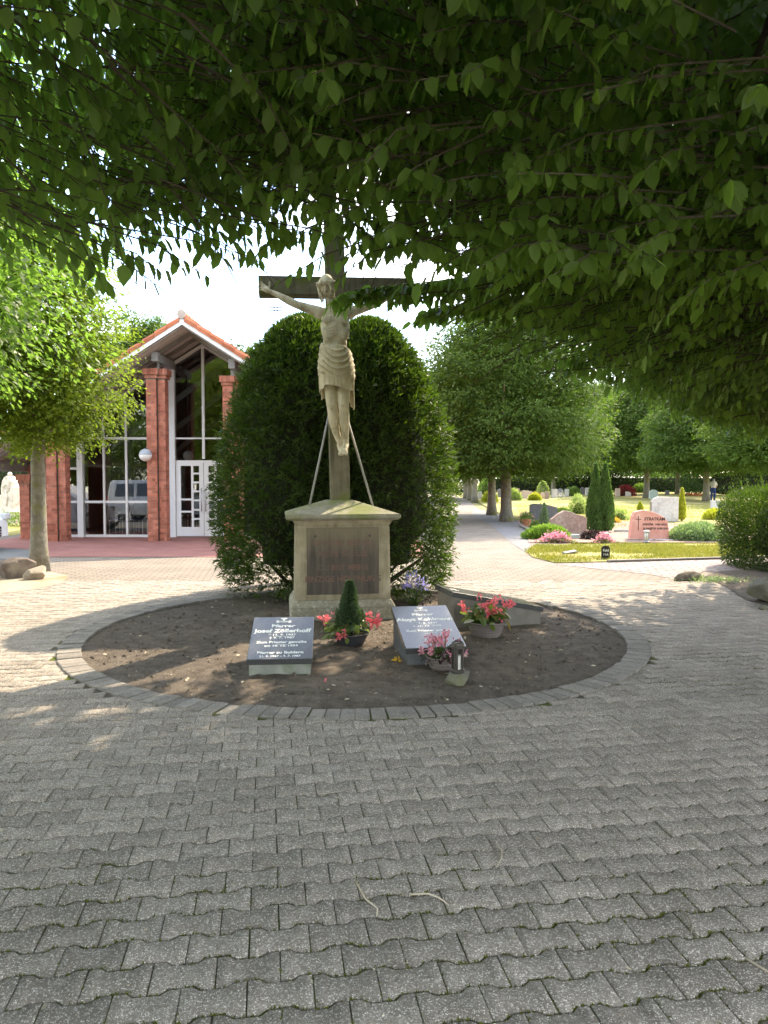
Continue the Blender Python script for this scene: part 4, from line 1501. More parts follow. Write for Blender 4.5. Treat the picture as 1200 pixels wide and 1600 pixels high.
# brick pillars
def brick_pier(mb, core, x0, x1, y0, y1, z0, z1, seed):
    r_ = random.Random(seed)
    core.box((x0 + .006, y0 + .006, z0), (x1 - .006, y1 - .006, z1 - .004))
    ch_, g_ = .0745, .0065
    nz = int((z1 - z0) / ch_)
    for k in range(nz):
        za, zb = z0 + k * ch_, z0 + (k + 1) * ch_ - g_
        off = (.12 if k % 2 else .0)
        for side in range(4):
            lo, hi = (x0, x1) if side in (0, 2) else (y0, y1)
            q = lo - off
            while q < hi - .01:
                a, b_ = max(q, lo), min(q + .235, hi)
                q += .245
                if b_ - a < .03:
                    continue
                d = r_.uniform(-.002, .002)
                if side == 0: mb.box((a, y0 + d, za), (b_, y0 + .05, zb))
                elif side == 2: mb.box((a, y1 - .05, za), (b_, y1 + d, zb))
                elif side == 1: mb.box((x1 - .05, a, za), (x1 + d, b_, zb))
                else: mb.box((x0 + d, a, za), (x0 + .05, b_, zb))


def pillar(x, y, top, beam, seed, label=None):
    pl = MB(); co = MB()
    brick_pier(pl, co, x, x + .25, y, y + .30, -.05, top - .24, seed)
    brick_pier(pl, co, x + .275, x + .45, y + .07, y + .37, -.05, top - .24, seed + 1)
    co.box((x + .1, y + .12, -.05), (x + .40, y + .34, top - .25))
    for q, (e, z0, z1) in enumerate(((.03, top - .24, top - .155), (.065, top - .155, top))):
        co.box((x - e, y - e, z0), (x + .25 + e, y + .37 + e, z1 - .001))
        co.box((x + .25 + e - .001, y + .07 - e, z0), (x + .45 + e, y + .37 + e, z1 - .001))
        nx = 7
        for k in range(nx):                              # soldier bricks of the cap
            a = x - e + (.25 + 2 * e) * k / nx
            pl.box((a + .003, y - e - .006, z0 + .003), (a + (.25 + 2 * e) / nx - .003, y - e + .02, z1 - .004))
        for k in range(4):
            a = x + .25 + e + .20 * k / 4
            pl.box((a + .003, y + .07 - e - .006, z0 + .003), (a + .20 / 4 - .003, y + .07 - e + .02, z1 - .004))
        for k in range(8):
            a = y + .07 - e + (.30 + 2 * e) * k / 8
            pl.box((x + .45 + e - .02, a + .003, z0 + .003), (x + .45 + e + .006, a + (.30 + 2 * e) / 8 - .003, z1 - .004))
    p_ = cb(co, 'pillar', M['mortar'])
    o = pl.build('bricks', M['brick'], p_, ws=False)
    o['kind'] = 'stuff'
    mb = MB()
    mb.tube([(x + .2625, y + .055, 0), (x + .2625, y + .055, top - .25)], .014, 8)
    mb.build('downpipe', M['bronze'], p_)
    if beam > top:
        mb = MB()
        mb.tube([(x + .26, y + .16, top - .01), (x + .26, y + .16, beam + .02)], .035, 10)
        mb.build('steel_stub', M['grey_beam'], p_)
    return p_


def xat(px, y):
    return at(px, 750, y).x


xs_p = [xat(230, YP), xat(349, YP), xat(72, YP)]
for k, x in enumerate(xs_p):
    zc = zroof(x + .26, .264)
    pillar(x, YP, min(zc - .42, 4.42) if k < 2 else zc - .30, zc - .20, 100 + 10 * k)
    mb = MB()                                            # beam from the pillar back to the glass wall
    mb.box((x + .17, YR + .45, zc - .25), (x + .33, YG + .3, zc - .02))
    cb(mb, 'beam', M['grey_beam'], bevel=.01)
x = xat(30, 19.2)
pillar(x, 19.2, 1.70, zroof(x, .4), 160)

# globe lamp on the middle pillar
lamp_x = xat(228, YP - .15)
mb = MB()
mb.tube([(lamp_x, YP + .01, 2.17), (lamp_x, YP - .14, 2.17)], .02, 8)
lm = cb(mb, 'lamp_bracket', M['lamp_metal'])
for nm, m_, z0, z1 in (('lamp_cap', 'lamp_metal', 0, 90), ('lamp_globe', 'lamp_glass', -90, 0)):
    mb = MB()
    mb.lathe([(.155 * math.cos(R(z0 + (z1 - z0) * k / 8)) + .0001, .155 * math.sin(R(z0 + (z1 - z0) * k / 8))) for k in range(9)], 24, M=Matrix.Translation((lamp_x, YP - .16, 2.17)))
    mb.build(nm, M[m_], lm, ws=False, smooth=True)


# glass wall: posts, transoms, panes
def zg(x):
    return 5.19 - .615 * abs(x - XR)


def frame(x0, x1, z0, z1, d=.07, name='mullion', yo=0.0, mat='white_frame'):
    mb = MB()
    mb.box((x0, YG - d / 2 + yo, z0), (x1, YG + d / 2 + yo, z1))
    return cb(mb, name, M[mat])


def pane(x0, x1, z0, z1a, z1b=None, yo=.0):
    """glass between x0..x1 (in a frame), top may slope from z1a to z1b; the panes lean back a trifle"""
    z1b = z1a if z1b is None else z1b
    yt = .012 * 0 + (z1a - z0) * .011
    yu = (z1b - z0) * .011
    mb = MB()
    mb.add([(x0, YG + yo, z0), (x1, YG + yo, z0), (x1, YG + yo + yu, z1b), (x0, YG + yo + yt, z1a)], [(0, 1, 2, 3)])
    return cb(mb, 'pane', M['glass'])


G = lambda px: xat(px, YG)
posts = [(G(122), G(131)), (G(262), G(275))]
posts += [(2 * XR - b_, 2 * XR - a) for a, b_ in posts]
for a, b_ in posts:
    mb = MB()
    mb.prism([(a, -.02), (b_, -.02), (b_, zg(b_) - .03), (a, zg(a) - .03)], YG - .09, YG + .09, 'y')
    cb(mb, 'post', M['white_frame'], bevel=.006)
xL = G(98)
muls = [G(163), G(198)]
muls += [2 * XR - m for m in muls]
w = .028
for m in muls:
    frame(m - w, m + w, 0, zg(m) - .05)
frame(XR - .035, XR + .035, 2.12, zg(XR) - .06)
frame(xL - w, xL + w, 0, zg(xL) - .05)
frame(2 * XR - xL - w, 2 * XR - xL + w, 0, zg(xL) - .05)
T1, T2 = .96, 2.67
cols_x = sorted([xL] + [posts[0][0], posts[0][1]] + [G(163), G(198)] + [posts[1][0], posts[1][1]])
segs = [(cols_x[0], cols_x[1]), (cols_x[2], cols_x[3]), (cols_x[3], cols_x[4]), (cols_x[4], cols_x[5])]
for (a, b_) in segs:
    for mir in (0, 1):
        p0, p1 = (a, b_) if not mir else (2 * XR - b_, 2 * XR - a)
        first = (a == cols_x[0])
        ts = [.045, T1, (1.86 if first else T2)]
        for z in ts[1:]:
            frame(p0 + w, p1 - w, z - .032, z + .032, .06, 'transom')
        frame(p0 + w, p1 - w, 0.0, .075, .06, 'transom')
        zt0, zt1 = zg(p0) - .08, zg(p1) - .08
        pane(p0 + w, p1 - w, .075, T1 - .03)
        pane(p0 + w, p1 - w, T1 + .032, ts[2] - .03)
        pane(p0 + w, p1 - w, ts[2] + .032, zt0, zt1)
xa, xb = posts[1][1], 2 * XR - posts[1][1]
for z, t in ((2.05, .06), (2.67, .04)):
    frame(xa, XR - .036 if z > 2.1 else xb, z - t / 2, z + t / 2, .065, 'transom')
    if z > 2.1:
        frame(XR + .036, xb, z - t / 2, z + t / 2, .065, 'transom')
for p0, p1 in ((xa, XR - .035), (XR + .035, xb)):
    pane(p0, p1, 2.08, 2.65)
    pane(p0, p1, 2.69, zg(p0) - .08, zg(p1) - .08)
for s in (-1, 1):                                        # sloping head of the glass wall
    x0, x1 = XR, XR + s * (XR - xL)
    mb = MB()
    mb.prism([(x0, zg(x0)), (x1, zg(x1)), (x1, zg(x1) - .085), (x0, zg(x0) - .085)], YG - .06, YG + .06, 'y')
    cb(mb, 'head_rail', M['white_frame'])
    mb = MB()                                            # infill board above it
    mb.prism([(x0, zroof(x0, .264)), (x1, zroof(x1, .264)), (x1, zg(x1)), (x0, zg(x0))], YG + .01, YG + .04, 'y')
    cb(mb, 'infill_board', M['rafter'])

# double door with small square panes
for s in (0, 1):
    d0, d1 = (xa + .01, XR - .006) if s == 0 else (XR + .006, xb - .01)
    dw = d1 - d0
    mk = (lambda u: d0 + u * dw) if s == 0 else (lambda u: d1 - u * dw)
    dr = MB()
    y0, y1 = YG - .035, YG + .03

    def bar(u0, u1, z0, z1):
        xx = sorted((mk(u0), mk(u1)))
        dr.box((xx[0], y0, z0), (xx[1], y1, z1))
    ub = [.17, .55, .63, .84]
    zb_ = [.28, .67, .98, 1.25, 1.50, 1.74, 1.96]
    bar(0, .17, .03, 2.02); bar(.84, 1, .03, 2.02); bar(.17, .84, .03, .28); bar(.17, .84, 1.93, 2.02); bar(.55, .63, .28, 1.93)
    left_bars = [(.67, .72), (1.00, 1.05)]
    for z0, z1 in left_bars: bar(.17, .55, z0, z1)
    right_bars = [(.475, .525), (.72, .77), (.975, 1.025), (1.22, 1.27), (1.46, 1.51), (1.70, 1.75)]
    for z0, z1 in right_bars: bar(.63, .84, z0, z1)
    door = cb(dr, 'door', M['white_frame'])
    for (u0, u1, zz) in ((.17, .55, [.28] + [q for b_ in left_bars for q in b_] + [1.93]), (.63, .84, [.28] + [q for b_ in right_bars for q in b_] + [1.93])):
        for k in range(0, len(zz), 2):
            xx = sorted((mk(u0), mk(u1)))
            mb = MB()
            mb.add([(xx[0], YG, zz[k]), (xx[1], YG, zz[k]), (xx[1], YG + .01 * (zz[k + 1] - zz[k]), zz[k + 1]), (xx[0], YG + .01 * (zz[k + 1] - zz[k]), zz[k + 1])], [(0, 1, 2, 3)])
            mb.build('pane', M['glass'], door)
    mb = MB()
    hx = mk(.93)
    mb.tube([(hx, y0 - .0, .72), (hx, y0 - .06, .72), (hx, y0 - .06, 1.32), (hx, y0 - .0, 1.32)], .012, 8)
    mb.build('handle', M['steel'], door, smooth=True)
    for z in (.3, .95, 1.7):
        mb = MB()
        mb.tube([(mk(.015), y0 - .012, z), (mk(.015), y0 - .012, z + .09)], .012, 8)
        mb.build('hinge', M['white_frame'], door)

# inside: floor, walls, tie beams, columns, lamps
mb = MB(); mb.box((-9.6, YG + .1, -.05), (-.1, YB - .2, .004)); cb(mb, 'floor', M['interior_floor'])
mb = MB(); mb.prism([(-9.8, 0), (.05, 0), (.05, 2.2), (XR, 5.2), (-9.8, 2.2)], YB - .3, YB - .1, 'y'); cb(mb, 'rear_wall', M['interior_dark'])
mb = MB(); mb.box((-8.9, 23.6, 0), (-6.4, 23.75, 1.95)); cb(mb, 'partition', M['render_wall'])
mb = MB(); mb.box((-5.6, 27.0, 0), (-3.2, 27.2, 2.6)); cb(mb, 'partition', M['render_wall'])
for sx in (-9.75, -.12):
    mb = MB(); mb.box((sx, YG + .3, -.05), (sx + .15, YB - .3, 1.95)); cb(mb, 'side_wall', M['brick'])
for px, y in ((-7.35, 21.4), (-2.4, 21.4)):
    mb = MB(); mb.tube([(px, y, 0), (px, y, 3.8)], .085, 14); cb(mb, 'column', M['render_wall'], smooth=True)
for y in (21.3, 24.2, 27.2):
    for s in (-1, 1):
        mb = MB()
        mb.add([(XR + s * .02, y, 4.55), (XR + s * .02, y + .1, 4.55), (XR + s * .02, y + .1, 4.75), (XR + s * .02, y, 4.75),
                (XR + s * 3.0, y, 2.4), (XR + s * 3.0, y + .1, 2.4), (XR + s * 3.0, y + .1, 2.6), (XR + s * 3.0, y, 2.6)],
               [(0, 1, 2, 3), (4, 7, 6, 5), (0, 4, 5, 1), (1, 5, 6, 2), (2, 6, 7, 3), (3, 7, 4, 0)])
        cb(mb, 'tie_beam', M['grey_beam'])
for x, y, z in ((-5.62, 21.2, 2.24), (-4.55, 22.6, 2.30), (-7.15, 22.9, 1.4), (-6.5, 23.2, 1.4)):
    mb = MB()
    mb.tube([(x, y, z), (x, y, min(4.6, zroof(x, .5)))], .006, 6)
    pn = cb(mb, 'pendant_cord', M['lamp_metal'])
    mb = MB(); mb.ball((x, y, z), .15, 18, 12); mb.build('pendant_globe', M['lamp_glass'], pn, smooth=True)
mb = MB()
mb.lathe([(.02, .22), (.26, 0), (.25, 0), (.01, .21)], 20, M=Matrix.Translation((-4.08, 21.2, 2.68)))
mb.tube([(-4.08, 21.2, 2.9), (-4.08, 21.2, 4.6)], .008, 6)
cb(mb, 'pendant_cone', M['lamp_glass'])


def chair_mesh():
    s_ = MB()
    s_.box((-.2, -.2, .42), (.2, .2, .47), 0)
    s_.box((-.2, .17, .55), (.2, .20, .86), 0)
    for a in (-.19, .19):
        for b_ in (-.19, .19):
            s_.tube([(a, b_, 0), (a, b_, .86 if b_ > 0 else .42)], .011, 6, mi=1)
    return s_.mesh('chair')


cm = chair_mesh()
cm.materials.append(M['chair']); cm.materials.append(M['steel'])
k = 0
for ri, y in enumerate((21.0, 21.9)):
    for ci, x in enumerate(np.arange(-7.6, -3.6, .55)):
        o = bpy.data.objects.new('chair', cm)
        col.objects.link(o)
        o.location = (x + rr.uniform(-.05, .05), y, .004)
        o.rotation_euler = (0, 0, rr.uniform(-.1, .1))
        tag(o, 'dark chair behind the chapel glass, %s from the left in the %s row' % (['first', 'second', 'third', 'fourth', 'fifth', 'sixth', 'seventh', 'eighth', 'ninth'][ci], ['front', 'rear'][ri]), 'chair', 'chairs inside the chapel')

# cross of a turret rising behind the yew
p = at(431, 505, 30)
tc = empty('turret_cross', (p.x, p.y, 0), 0, 'slender metal cross of a turret rising just behind the yew', 'cross')
z0, z1 = p.z - .3, at(431, 474, 30).z
mb = MB(); mb.tube([(0, 0, z0 - 4), (0, 0, z0 + .1)], [.9, .05], 8); mb.build('spire', M['dark_stone'], tc)
for dx in (-.06, .06):
    mb = MB(); mb.tube([(dx, 0, z0), (dx, 0, z1)], .026, 6); mb.build('bar', M['dark_stone'], tc)
for dz in (-.06, .06):
    mb = MB(); mb.tube([(-.28, 0, z1 - .22 + dz), (.28, 0, z1 - .22 + dz)], .026, 6); mb.build('bar', M['dark_stone'], tc)


# vehicles: profile in x (length) and z, extruded over the width
def car(name, loc, rz, L_, prof, glassq, paint, label, cat, width=1.75, wheels=(.8, 3.5), wr=.31):
    t = empty(name, loc, rz, label, cat)
    hw = width / 2
    bm = bmesh.new()
    rings = []
    for yy, ins in ((-hw, .10), (-hw + .06, .0), (hw - .06, .0), (hw, .10)):
        cz = sum(z for _, z in prof) / len(prof)
        cxm = sum(x for x, _ in prof) / len(prof)
        ring = []
        for x, z in prof:
            k = max(0, (z - .95)) * .16                       # tumblehome
            yv = yy * (1 - k)
            ring.append(bm.verts.new((x + (cxm - x) * ins * .25, yv, z + (cz - z) * ins * .25)))
        rings.append(ring)
    n = len(prof)
    for a, b_ in zip(rings, rings[1:]):
        for i in range(n):
            bm.faces.new((a[i], a[(i + 1) % n], b_[(i + 1) % n], b_[i]))
    bm.faces.new(rings[0][::-1]); bm.faces.new(rings[-1])
    bmesh.ops.recalc_face_normals(bm, faces=bm.faces)
    me = bpy.data.meshes.new('body'); bm.to_mesh(me); bm.free()
    body_ = link('body', me, paint, t, smooth=False, bevel=.025)
    for s in (-1, 1):
        for q in glassq:
            mb = MB()
            V = [(x, s * (hw * (1 - max(0, z - .95) * .16) + .004), z) for x, z in q]
            mb.add(V, [tuple(range(len(V)))[::-s]])
            w_ = mb.build('window', M['car_glass'], body_)
            so = w_.modifiers.new('t', 'SOLIDIFY'); so.thickness = .006; so.offset = 0
        for wx in wheels:
            mb = MB()
            MW = Matrix.Translation((wx, s * (hw - .09), wr)) @ Matrix.Rotation(math.pi / 2, 4, 'X')
            mb.lathe([(wr * .62, -.09), (wr * .95, -.10), (wr, -.07), (wr, .07), (wr * .95, .10), (wr * .62, .09)], 28, M=MW)
            wh = mb.build('wheel', M['rubber'], t, smooth=True)
            mb = MB()
            mb.lathe([(.0, .085 * -s), (wr * .16, .09 * -s), (wr * .2, .07 * -s), (wr * .60, .075 * -s), (wr * .64, .09 * -s), (wr * .64, .02 * -s)], 28, M=MW)
            for k in range(10):
                a = 2 * math.pi * k / 10
                mb.box((wr * .14, -.02, .074), (wr * .62, .02, .092), M=MW @ Matrix.Rotation(a, 4, 'Z') @ Matrix.Diagonal((1, 1, -s, 1)))
            mb.build('rim', M['alloy'], wh)
        for q, m_, nm in (((L_ - .12, .74, .30, .14), 'lamp_lens', 'headlight'), ((.03, .95, .05, .35), 'red_petal', 'tail_light')):
            mb = MB()
            mb.box((q[0] - q[2] / 2, s * (hw - .14) - .10, q[1] - q[3] / 2), (q[0] + q[2] / 2, s * (hw - .14) + .10, q[1] + q[3] / 2))
            mb.build(nm, M[m_], t, bevel=.02)
    mb = MB(); mb.box((L_ - .08, -.45, .30), (L_ + .012, .45, .52))
    gr = mb.build('grille', M['rubber'], t)
    for k in range(3):
        mb = MB(); mb.box((L_ + .0, -.43, .33 + .06 * k), (L_ + .025, .43, .35 + .06 * k)); mb.build('slat', M['alloy'], gr)
    return t


VAN = [(.10, .30), (.02, .55), (.02, 1.0), (.10, 1.70), (.22, 1.80), (2.7, 1.82), (2.95, 1.76), (3.55, 1.12), (4.28, .92), (4.42, .62), (4.40, .30)]
car('van', (-11.9, 7.4, 0), 0, 4.40, VAN,
    [[(.35, 1.12), (1.15, 1.12), (1.15, 1.64), (.42, 1.64)], [(1.3, 1.12), (2.2, 1.12), (2.2, 1.66), (1.3, 1.66)], [(2.3, 1.12), (3.3, 1.12), (2.9, 1.62), (2.3, 1.66)]],
    M['car_silver'], 'silver van parked left of the paved square, mirrored in the chapel glass', 'van')
HATCH = [(.08, .28), (.02, .6), (.10, .95), (.35, 1.42), (.6, 1.47), (2.2, 1.46), (3.0, .98), (3.85, .86), (4.02, .66), (4.05, .28)]
cp = gp(6, 869)
car('parked_car', (cp.x - 4.80, cp.y + .9, 0), R(0), 4.05, HATCH,
    [[(.5, .98), (1.3, .98), (1.3, 1.36), (.75, 1.36)], [(1.4, .98), (2.75, .98), (2.2, 1.36), (1.4, 1.37)]],
    M['car_white'], 'front corner of a white car cut off by the left edge', 'car', 1.7, (.75, 3.3))
# ------------------------------------------------------------------ shrubs, graves, trees further off
def shrub(name, c, rad, n, L, mat, label, cat, seed, expo=2.0, shell=.30, up=.25, w=.32, core=None, lump=.10, lf=2.2, group=None, zcut=-1.0, shoots=0):
    """a dense shrub: sprigs over a lumpy rounded body, dark inner twigs; c = foot, rad = half sizes"""
    r_ = np.random.default_rng(seed)
    t = empty(name, (c[0], c[1], 0), 0, label, cat, group)
    D = unit(r_.normal(size=(n * 2, 3)))
    D = D[D[:, 2] > zcut][:n]
    n = len(D)
    q = (np.abs(D) ** expo).sum(1) ** (-1 / expo)
    lm_ = 1 + lump * sines(D, seed, lf) + lump * .5 * sines(D, seed + 9, lf * 3)
    depth = 1 - shell * r_.uniform(0, 1, n) ** 1.6
    P = D * (q * lm_ * depth)[:, None] * np.array(rad) + (0, 0, c[2])
    keep = P[:, 2] > .01
    P, D = P[keep], D[keep]
    n = len(P)
    T = unit(D * (1 / np.array(rad))) + (0, 0, up) + r_.normal(0, .45, (n, 3))
    Ls = L * r_.uniform(.6, 1.35, n)
    link('foliage', leaf_mesh('foliage', P, T, r_.normal(size=(n, 3)), Ls, Ls * w * 1.15, tri=True), mat, t)
    if shoots:
        D2 = unit(r_.normal(size=(shoots, 3)) * (1, 1, .5) + (0, 0, .9))
        q2 = (np.abs(D2) ** expo).sum(1) ** (-1 / expo)
        P2 = D2 * q2[:, None] * np.array(rad) + (0, 0, c[2])
        Pp, Tt = [], []
        for k in range(10):
            Pp.append(P2 + (D2 * .4 + (0, 0, .9)) * (L * .32 * k) * r_.uniform(.6, 1.2, (shoots, 1)))
            Tt.append(D2 * .3 + (0, 0, .8) + r_.normal(0, .55, (shoots, 3)))
        P2, T2_ = np.concatenate(Pp), np.concatenate(Tt)
        l2 = np.full(len(P2), L * .75)
        link('shoots', leaf_mesh('shoots', P2, T2_, r_.normal(size=P2.shape), l2, l2 * w * 1.15, tri=True), mat, t)
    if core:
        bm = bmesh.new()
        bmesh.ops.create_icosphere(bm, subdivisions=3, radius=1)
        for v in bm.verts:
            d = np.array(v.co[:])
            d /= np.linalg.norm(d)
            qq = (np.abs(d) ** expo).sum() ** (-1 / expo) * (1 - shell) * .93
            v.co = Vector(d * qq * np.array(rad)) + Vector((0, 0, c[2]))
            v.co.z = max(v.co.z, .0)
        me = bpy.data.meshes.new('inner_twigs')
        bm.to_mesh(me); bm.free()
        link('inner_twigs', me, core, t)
    return t


def yew(c, R_, H_, n, label, seed):
    r_ = np.random.default_rng(seed)
    t = empty('yew', (c[0], c[1], 0), 0, label, 'yew', 'clipped yews behind the cross')

    def prof(z):
        u = np.clip(z / H_, 0, 1)
        return R_ * (1 - u ** 2.9) ** .58 * np.interp(z, [0, .2, .55, 1.2], [.82, .90, .98, 1.0])
    nc = 11000                                            # sprays of needles, each with its own direction
    u = 1 - r_.uniform(0, 1, nc) ** 1.35
    z = .08 + (H_ - .08) * u
    a = r_.uniform(0, 6.283, nc)
    A = np.stack([np.cos(a) * 1.2, np.sin(a) * 1.2, z], -1)
    lump = 1 + .06 * sines(A, seed, 1.6) + .055 * sines(A, seed + 3, 5) + .035 * sines(A, seed + 5, 14) + r_.normal(0, .018, nc)
    dep = r_.uniform(0, 1, nc) ** 1.7
    rad = prof(z) * lump * (1 - .30 * dep) + .01
    C = np.stack([rad * np.cos(a), rad * np.sin(a), z], -1)
    sl = np.clip(z / H_, 0, 1)
    O = unit(np.stack([np.cos(a), np.sin(a), .05 + 1.1 * sl ** 2], -1) + r_.normal(0, .38, (nc, 3)))
    S_ = unit(np.cross(O, r_.normal(size=(nc, 3))))
    ci = np.arange(n) % nc
    along, acr = r_.uniform(-.6, 1, n)[:, None], r_.normal(0, .5, n)[:, None]
    P = C[ci] + .075 * (O[ci] * along + S_[ci] * acr * .6) + r_.normal(0, .006, (n, 3))
    Tn = O[ci] * .8 + S_[ci] * np.sign(acr) * .55 + r_.normal(0, .22, (n, 3))
    a = a[ci]
    # ragged open underside
    low = (P[:, 2] < .30) & (r_.uniform(0, 1, n) > .25 + P[:, 2] / .30)
    P, T = P[~low], Tn[~low]
    n = len(P)
    L = r_.uniform(.045, .090, n)
    link('foliage', leaf_mesh('foliage', P, T, r_.normal(size=(n, 3)) + (0, 0, .5), L, L * .36, tri=True), M['yew'], t)
    m = 220                                              # long new shoots standing off the top
    a = r_.uniform(0, 6.283, m)
    z = H_ * (1 - .45 * r_.uniform(0, 1, m) ** 1.4) - .02
    rad = prof(z)
    P0 = np.stack([rad * np.cos(a), rad * np.sin(a), z], -1)
    D = unit(np.stack([np.cos(a) * .45, np.sin(a) * .45, np.ones(m)], -1) + r_.normal(0, .2, (m, 3)))
    ln_ = r_.uniform(.04, .16, m)
    Pp = np.concatenate([P0 + D * (ln_ * k / 7)[:, None] for k in range(8)])
    Dd = np.concatenate([D] * 8) + r_.normal(0, .55, (m * 8, 3))
    l2 = np.full(len(Pp), .035)
    link('shoots', leaf_mesh('shoots', Pp, Dd, r_.normal(size=Pp.shape), l2, l2 * .32, tri=True), M['yew'], t)
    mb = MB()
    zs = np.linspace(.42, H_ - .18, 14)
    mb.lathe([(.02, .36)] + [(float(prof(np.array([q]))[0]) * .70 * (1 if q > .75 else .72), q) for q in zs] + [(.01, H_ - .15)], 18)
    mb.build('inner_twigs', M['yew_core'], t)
    for k in range(9):
        a = r_.uniform(0, 6.283)
        q = R_ * r_.uniform(.35, .75)
        mb = MB()
        mb.tube([(0.04 * math.cos(a), .04 * math.sin(a), 0), (q * .35 * math.cos(a), q * .35 * math.sin(a), .14), (q * math.cos(a + .2), q * math.sin(a + .2), .52)], [.035, .024, .012], 7)
        mb.build('stem', M['twig'], t)
    return t


yew((-1.10, 10.15), 1.20, 3.72, 84000, 'tall dark clipped yew behind the cross, the left one of the pair', 71)
yew((-.21, 10.15), 1.20, 3.68, 84000, 'tall dark clipped yew behind the cross, the right one with a sunlit rim', 72)
shrub('yew_hedge', (7.75, 12.95, .62), (1.62, .95, .80), 62000, .066, M['yew'], 'broad clipped yew bush at the right edge with fresh shoots on top', 'yew', 73, expo=4.5, core=M['yew_core'], shoots=420, lump=.05, w=.28)


# headstones
def headstone(px0, px1, py_b, py_t, shape, mat, label, th=.16, yaw=0.0, group=None, name='headstone', bev=.012):
    a, b_ = gp(px0, py_b), gp(px1, py_b)
    w_ = (b_ - a).length
    c = (a + b_) / 2
    h = (py_b - py_t) * c.y / FPX
    t = empty(name, (c.x, c.y + th / 2, 0), yaw, label, 'gravestone', group)
    poly = [((x - .5) * w_, z * h) for x, z in shape]
    mb = MB()
    mb.prism([(x, z - (.05 if z == 0 else 0)) for x, z in poly], -th / 2, th / 2, 'y')
    st_ = mb.build('stone', mat, t, bevel=bev)
    mb = MB()
    mb.box((-w_ * .54, -th * .8, -.03), (w_ * .54, th * .8, .035))
    mb.build('footing', M['kerb'], t)
    return t, st_, w_, h, th


RECT = [(0, 0), (1, 0), (1, .97), (.97, 1), (.03, 1), (0, .97)]
ARCH = [(0, 0), (1, 0), (1, .72), (.93, .84), (.8, .93), (.65, .985), (.5, 1), (.35, .985), (.2, .93), (.07, .84), (0, .72)]
SLOPE = [(0, 0), (1, 0), (1, .78), (.6, .95), (.15, 1.0), (0, .93)]
WAVE = [(.02, 0), (.98, 0), (1, .72), (.9, .80), (.7, .86), (.52, .98), (.36, 1), (.2, .88), (.06, .72), (0, .66)]
PINKS = [(.0, 0), (1.0, 0), (.985, .30), (.955, .62), (.90, .72), (.78, .83), (.62, .92), (.45, .985), (.34, 1.0), (.2, .97), (.12, .93), (.075, .80), (.04, .42)]
_, stn, w_, h, th = headstone(984, 1046, 844.5, 797, PINKS, M['pink_stone'], 'pink sandstone headstone with a thin cross and dark lettering', .20)
MH = lambda x, z: Matrix.Translation((x * w_, -th / 2 - .0005, z * h)) @ MR
lettering('STRATKAM', .105, M['dark_letter'], MH(.12, .665), stn, .002, bold=.003)
lettering('GÜNTER  1936-2010', .070, M['dark_letter'], MH(.12, .50), stn, .002, bold=.0025)
lettering('ELISABETH 1938-2014', .070, M['dark_letter'], MH(.15, .365), stn, .002, bold=.0025)
mb = MB()
mb.box((-.29 * w_ - .008, -th / 2 - .004, .33 * h), (-.29 * w_ + .008, -th / 2, .82 * h))
mb.box((-.36 * w_, -th / 2 - .003, .69 * h), (-.22 * w_, -th / 2 + .001, .71 * h))
mb.build('engraved_cross', M['dark_letter'], stn)
headstone(861, 917, 838, 798, WAVE, M['brown_stone'], 'brown wavy topped headstone left of the tall twin conifer', .20)
headstone(1017, 1060, 816, 776, [(.0, 0), (1, 0), (1, .98), (.3, 1), (.12, .92), (.03, .8)], M['grey_stone'], 'pale grey rough headstone behind the pink one', .22)
headstone(828, 871, 813, 787, ARCH if False else SLOPE, M['dark_stone'], 'dark grey headstone behind the terracotta pot', .16)
headstone(1112, 1126, 795, 782, RECT, M['grey_stone'], 'small grey headstone beside the clipped yew bush', .2)
headstone(1015, 1028, 780, 765, ARCH, M['green_stone'], 'pale green headstone at the far edge of the lawn', .2)
ordn = ['first', 'second', 'third', 'fourth', 'fifth', 'sixth', 'seventh', 'eighth', 'ninth', 'tenth', 'eleventh', 'twelfth', 'thirteenth', 'fourteenth', 'fifteenth', 'sixteenth']
far = [(747, 753, 779, 768, 'grey_stone', RECT), (762, 771, 781, 766, 'warm_stone', SLOPE), (778, 784, 777, 764, 'dark_stone', RECT), (806, 812, 777, 763, 'brown_stone', RECT), (816, 832, 779, 766, 'warm_stone', SLOPE),
       (845, 851, 779, 769, 'warm_stone', ARCH), (852, 858, 780, 768, 'brown_stone', RECT), (862, 871, 778, 764, 'grey_stone', RECT), (872, 880, 777, 763, 'dark_stone', ARCH), (883, 889, 776, 764, 'grey_stone', RECT),
       (907, 914, 773, 761, 'dark_stone', ARCH), (915, 921, 774, 762, 'grey_stone', RECT), (962, 969, 776, 763, 'warm_stone', RECT), (978, 986, 776, 768, 'grey_stone', SLOPE), (1040, 1046, 774, 766, 'dark_stone', ARCH), (1062, 1070, 775, 764, 'brown_stone', SLOPE)]
nice = {'grey_stone': 'grey', 'warm_stone': 'buff', 'dark_stone': 'dark', 'brown_stone': 'brown'}
for k, (a, b_, yb, yt, m_, sh) in enumerate(far):
    headstone(a, b_, yb, yt, sh, M[m_], 'small far %s headstone, %s from the left along the far rows' % (nice[m_], ordn[k]), .18, group='far headstones')

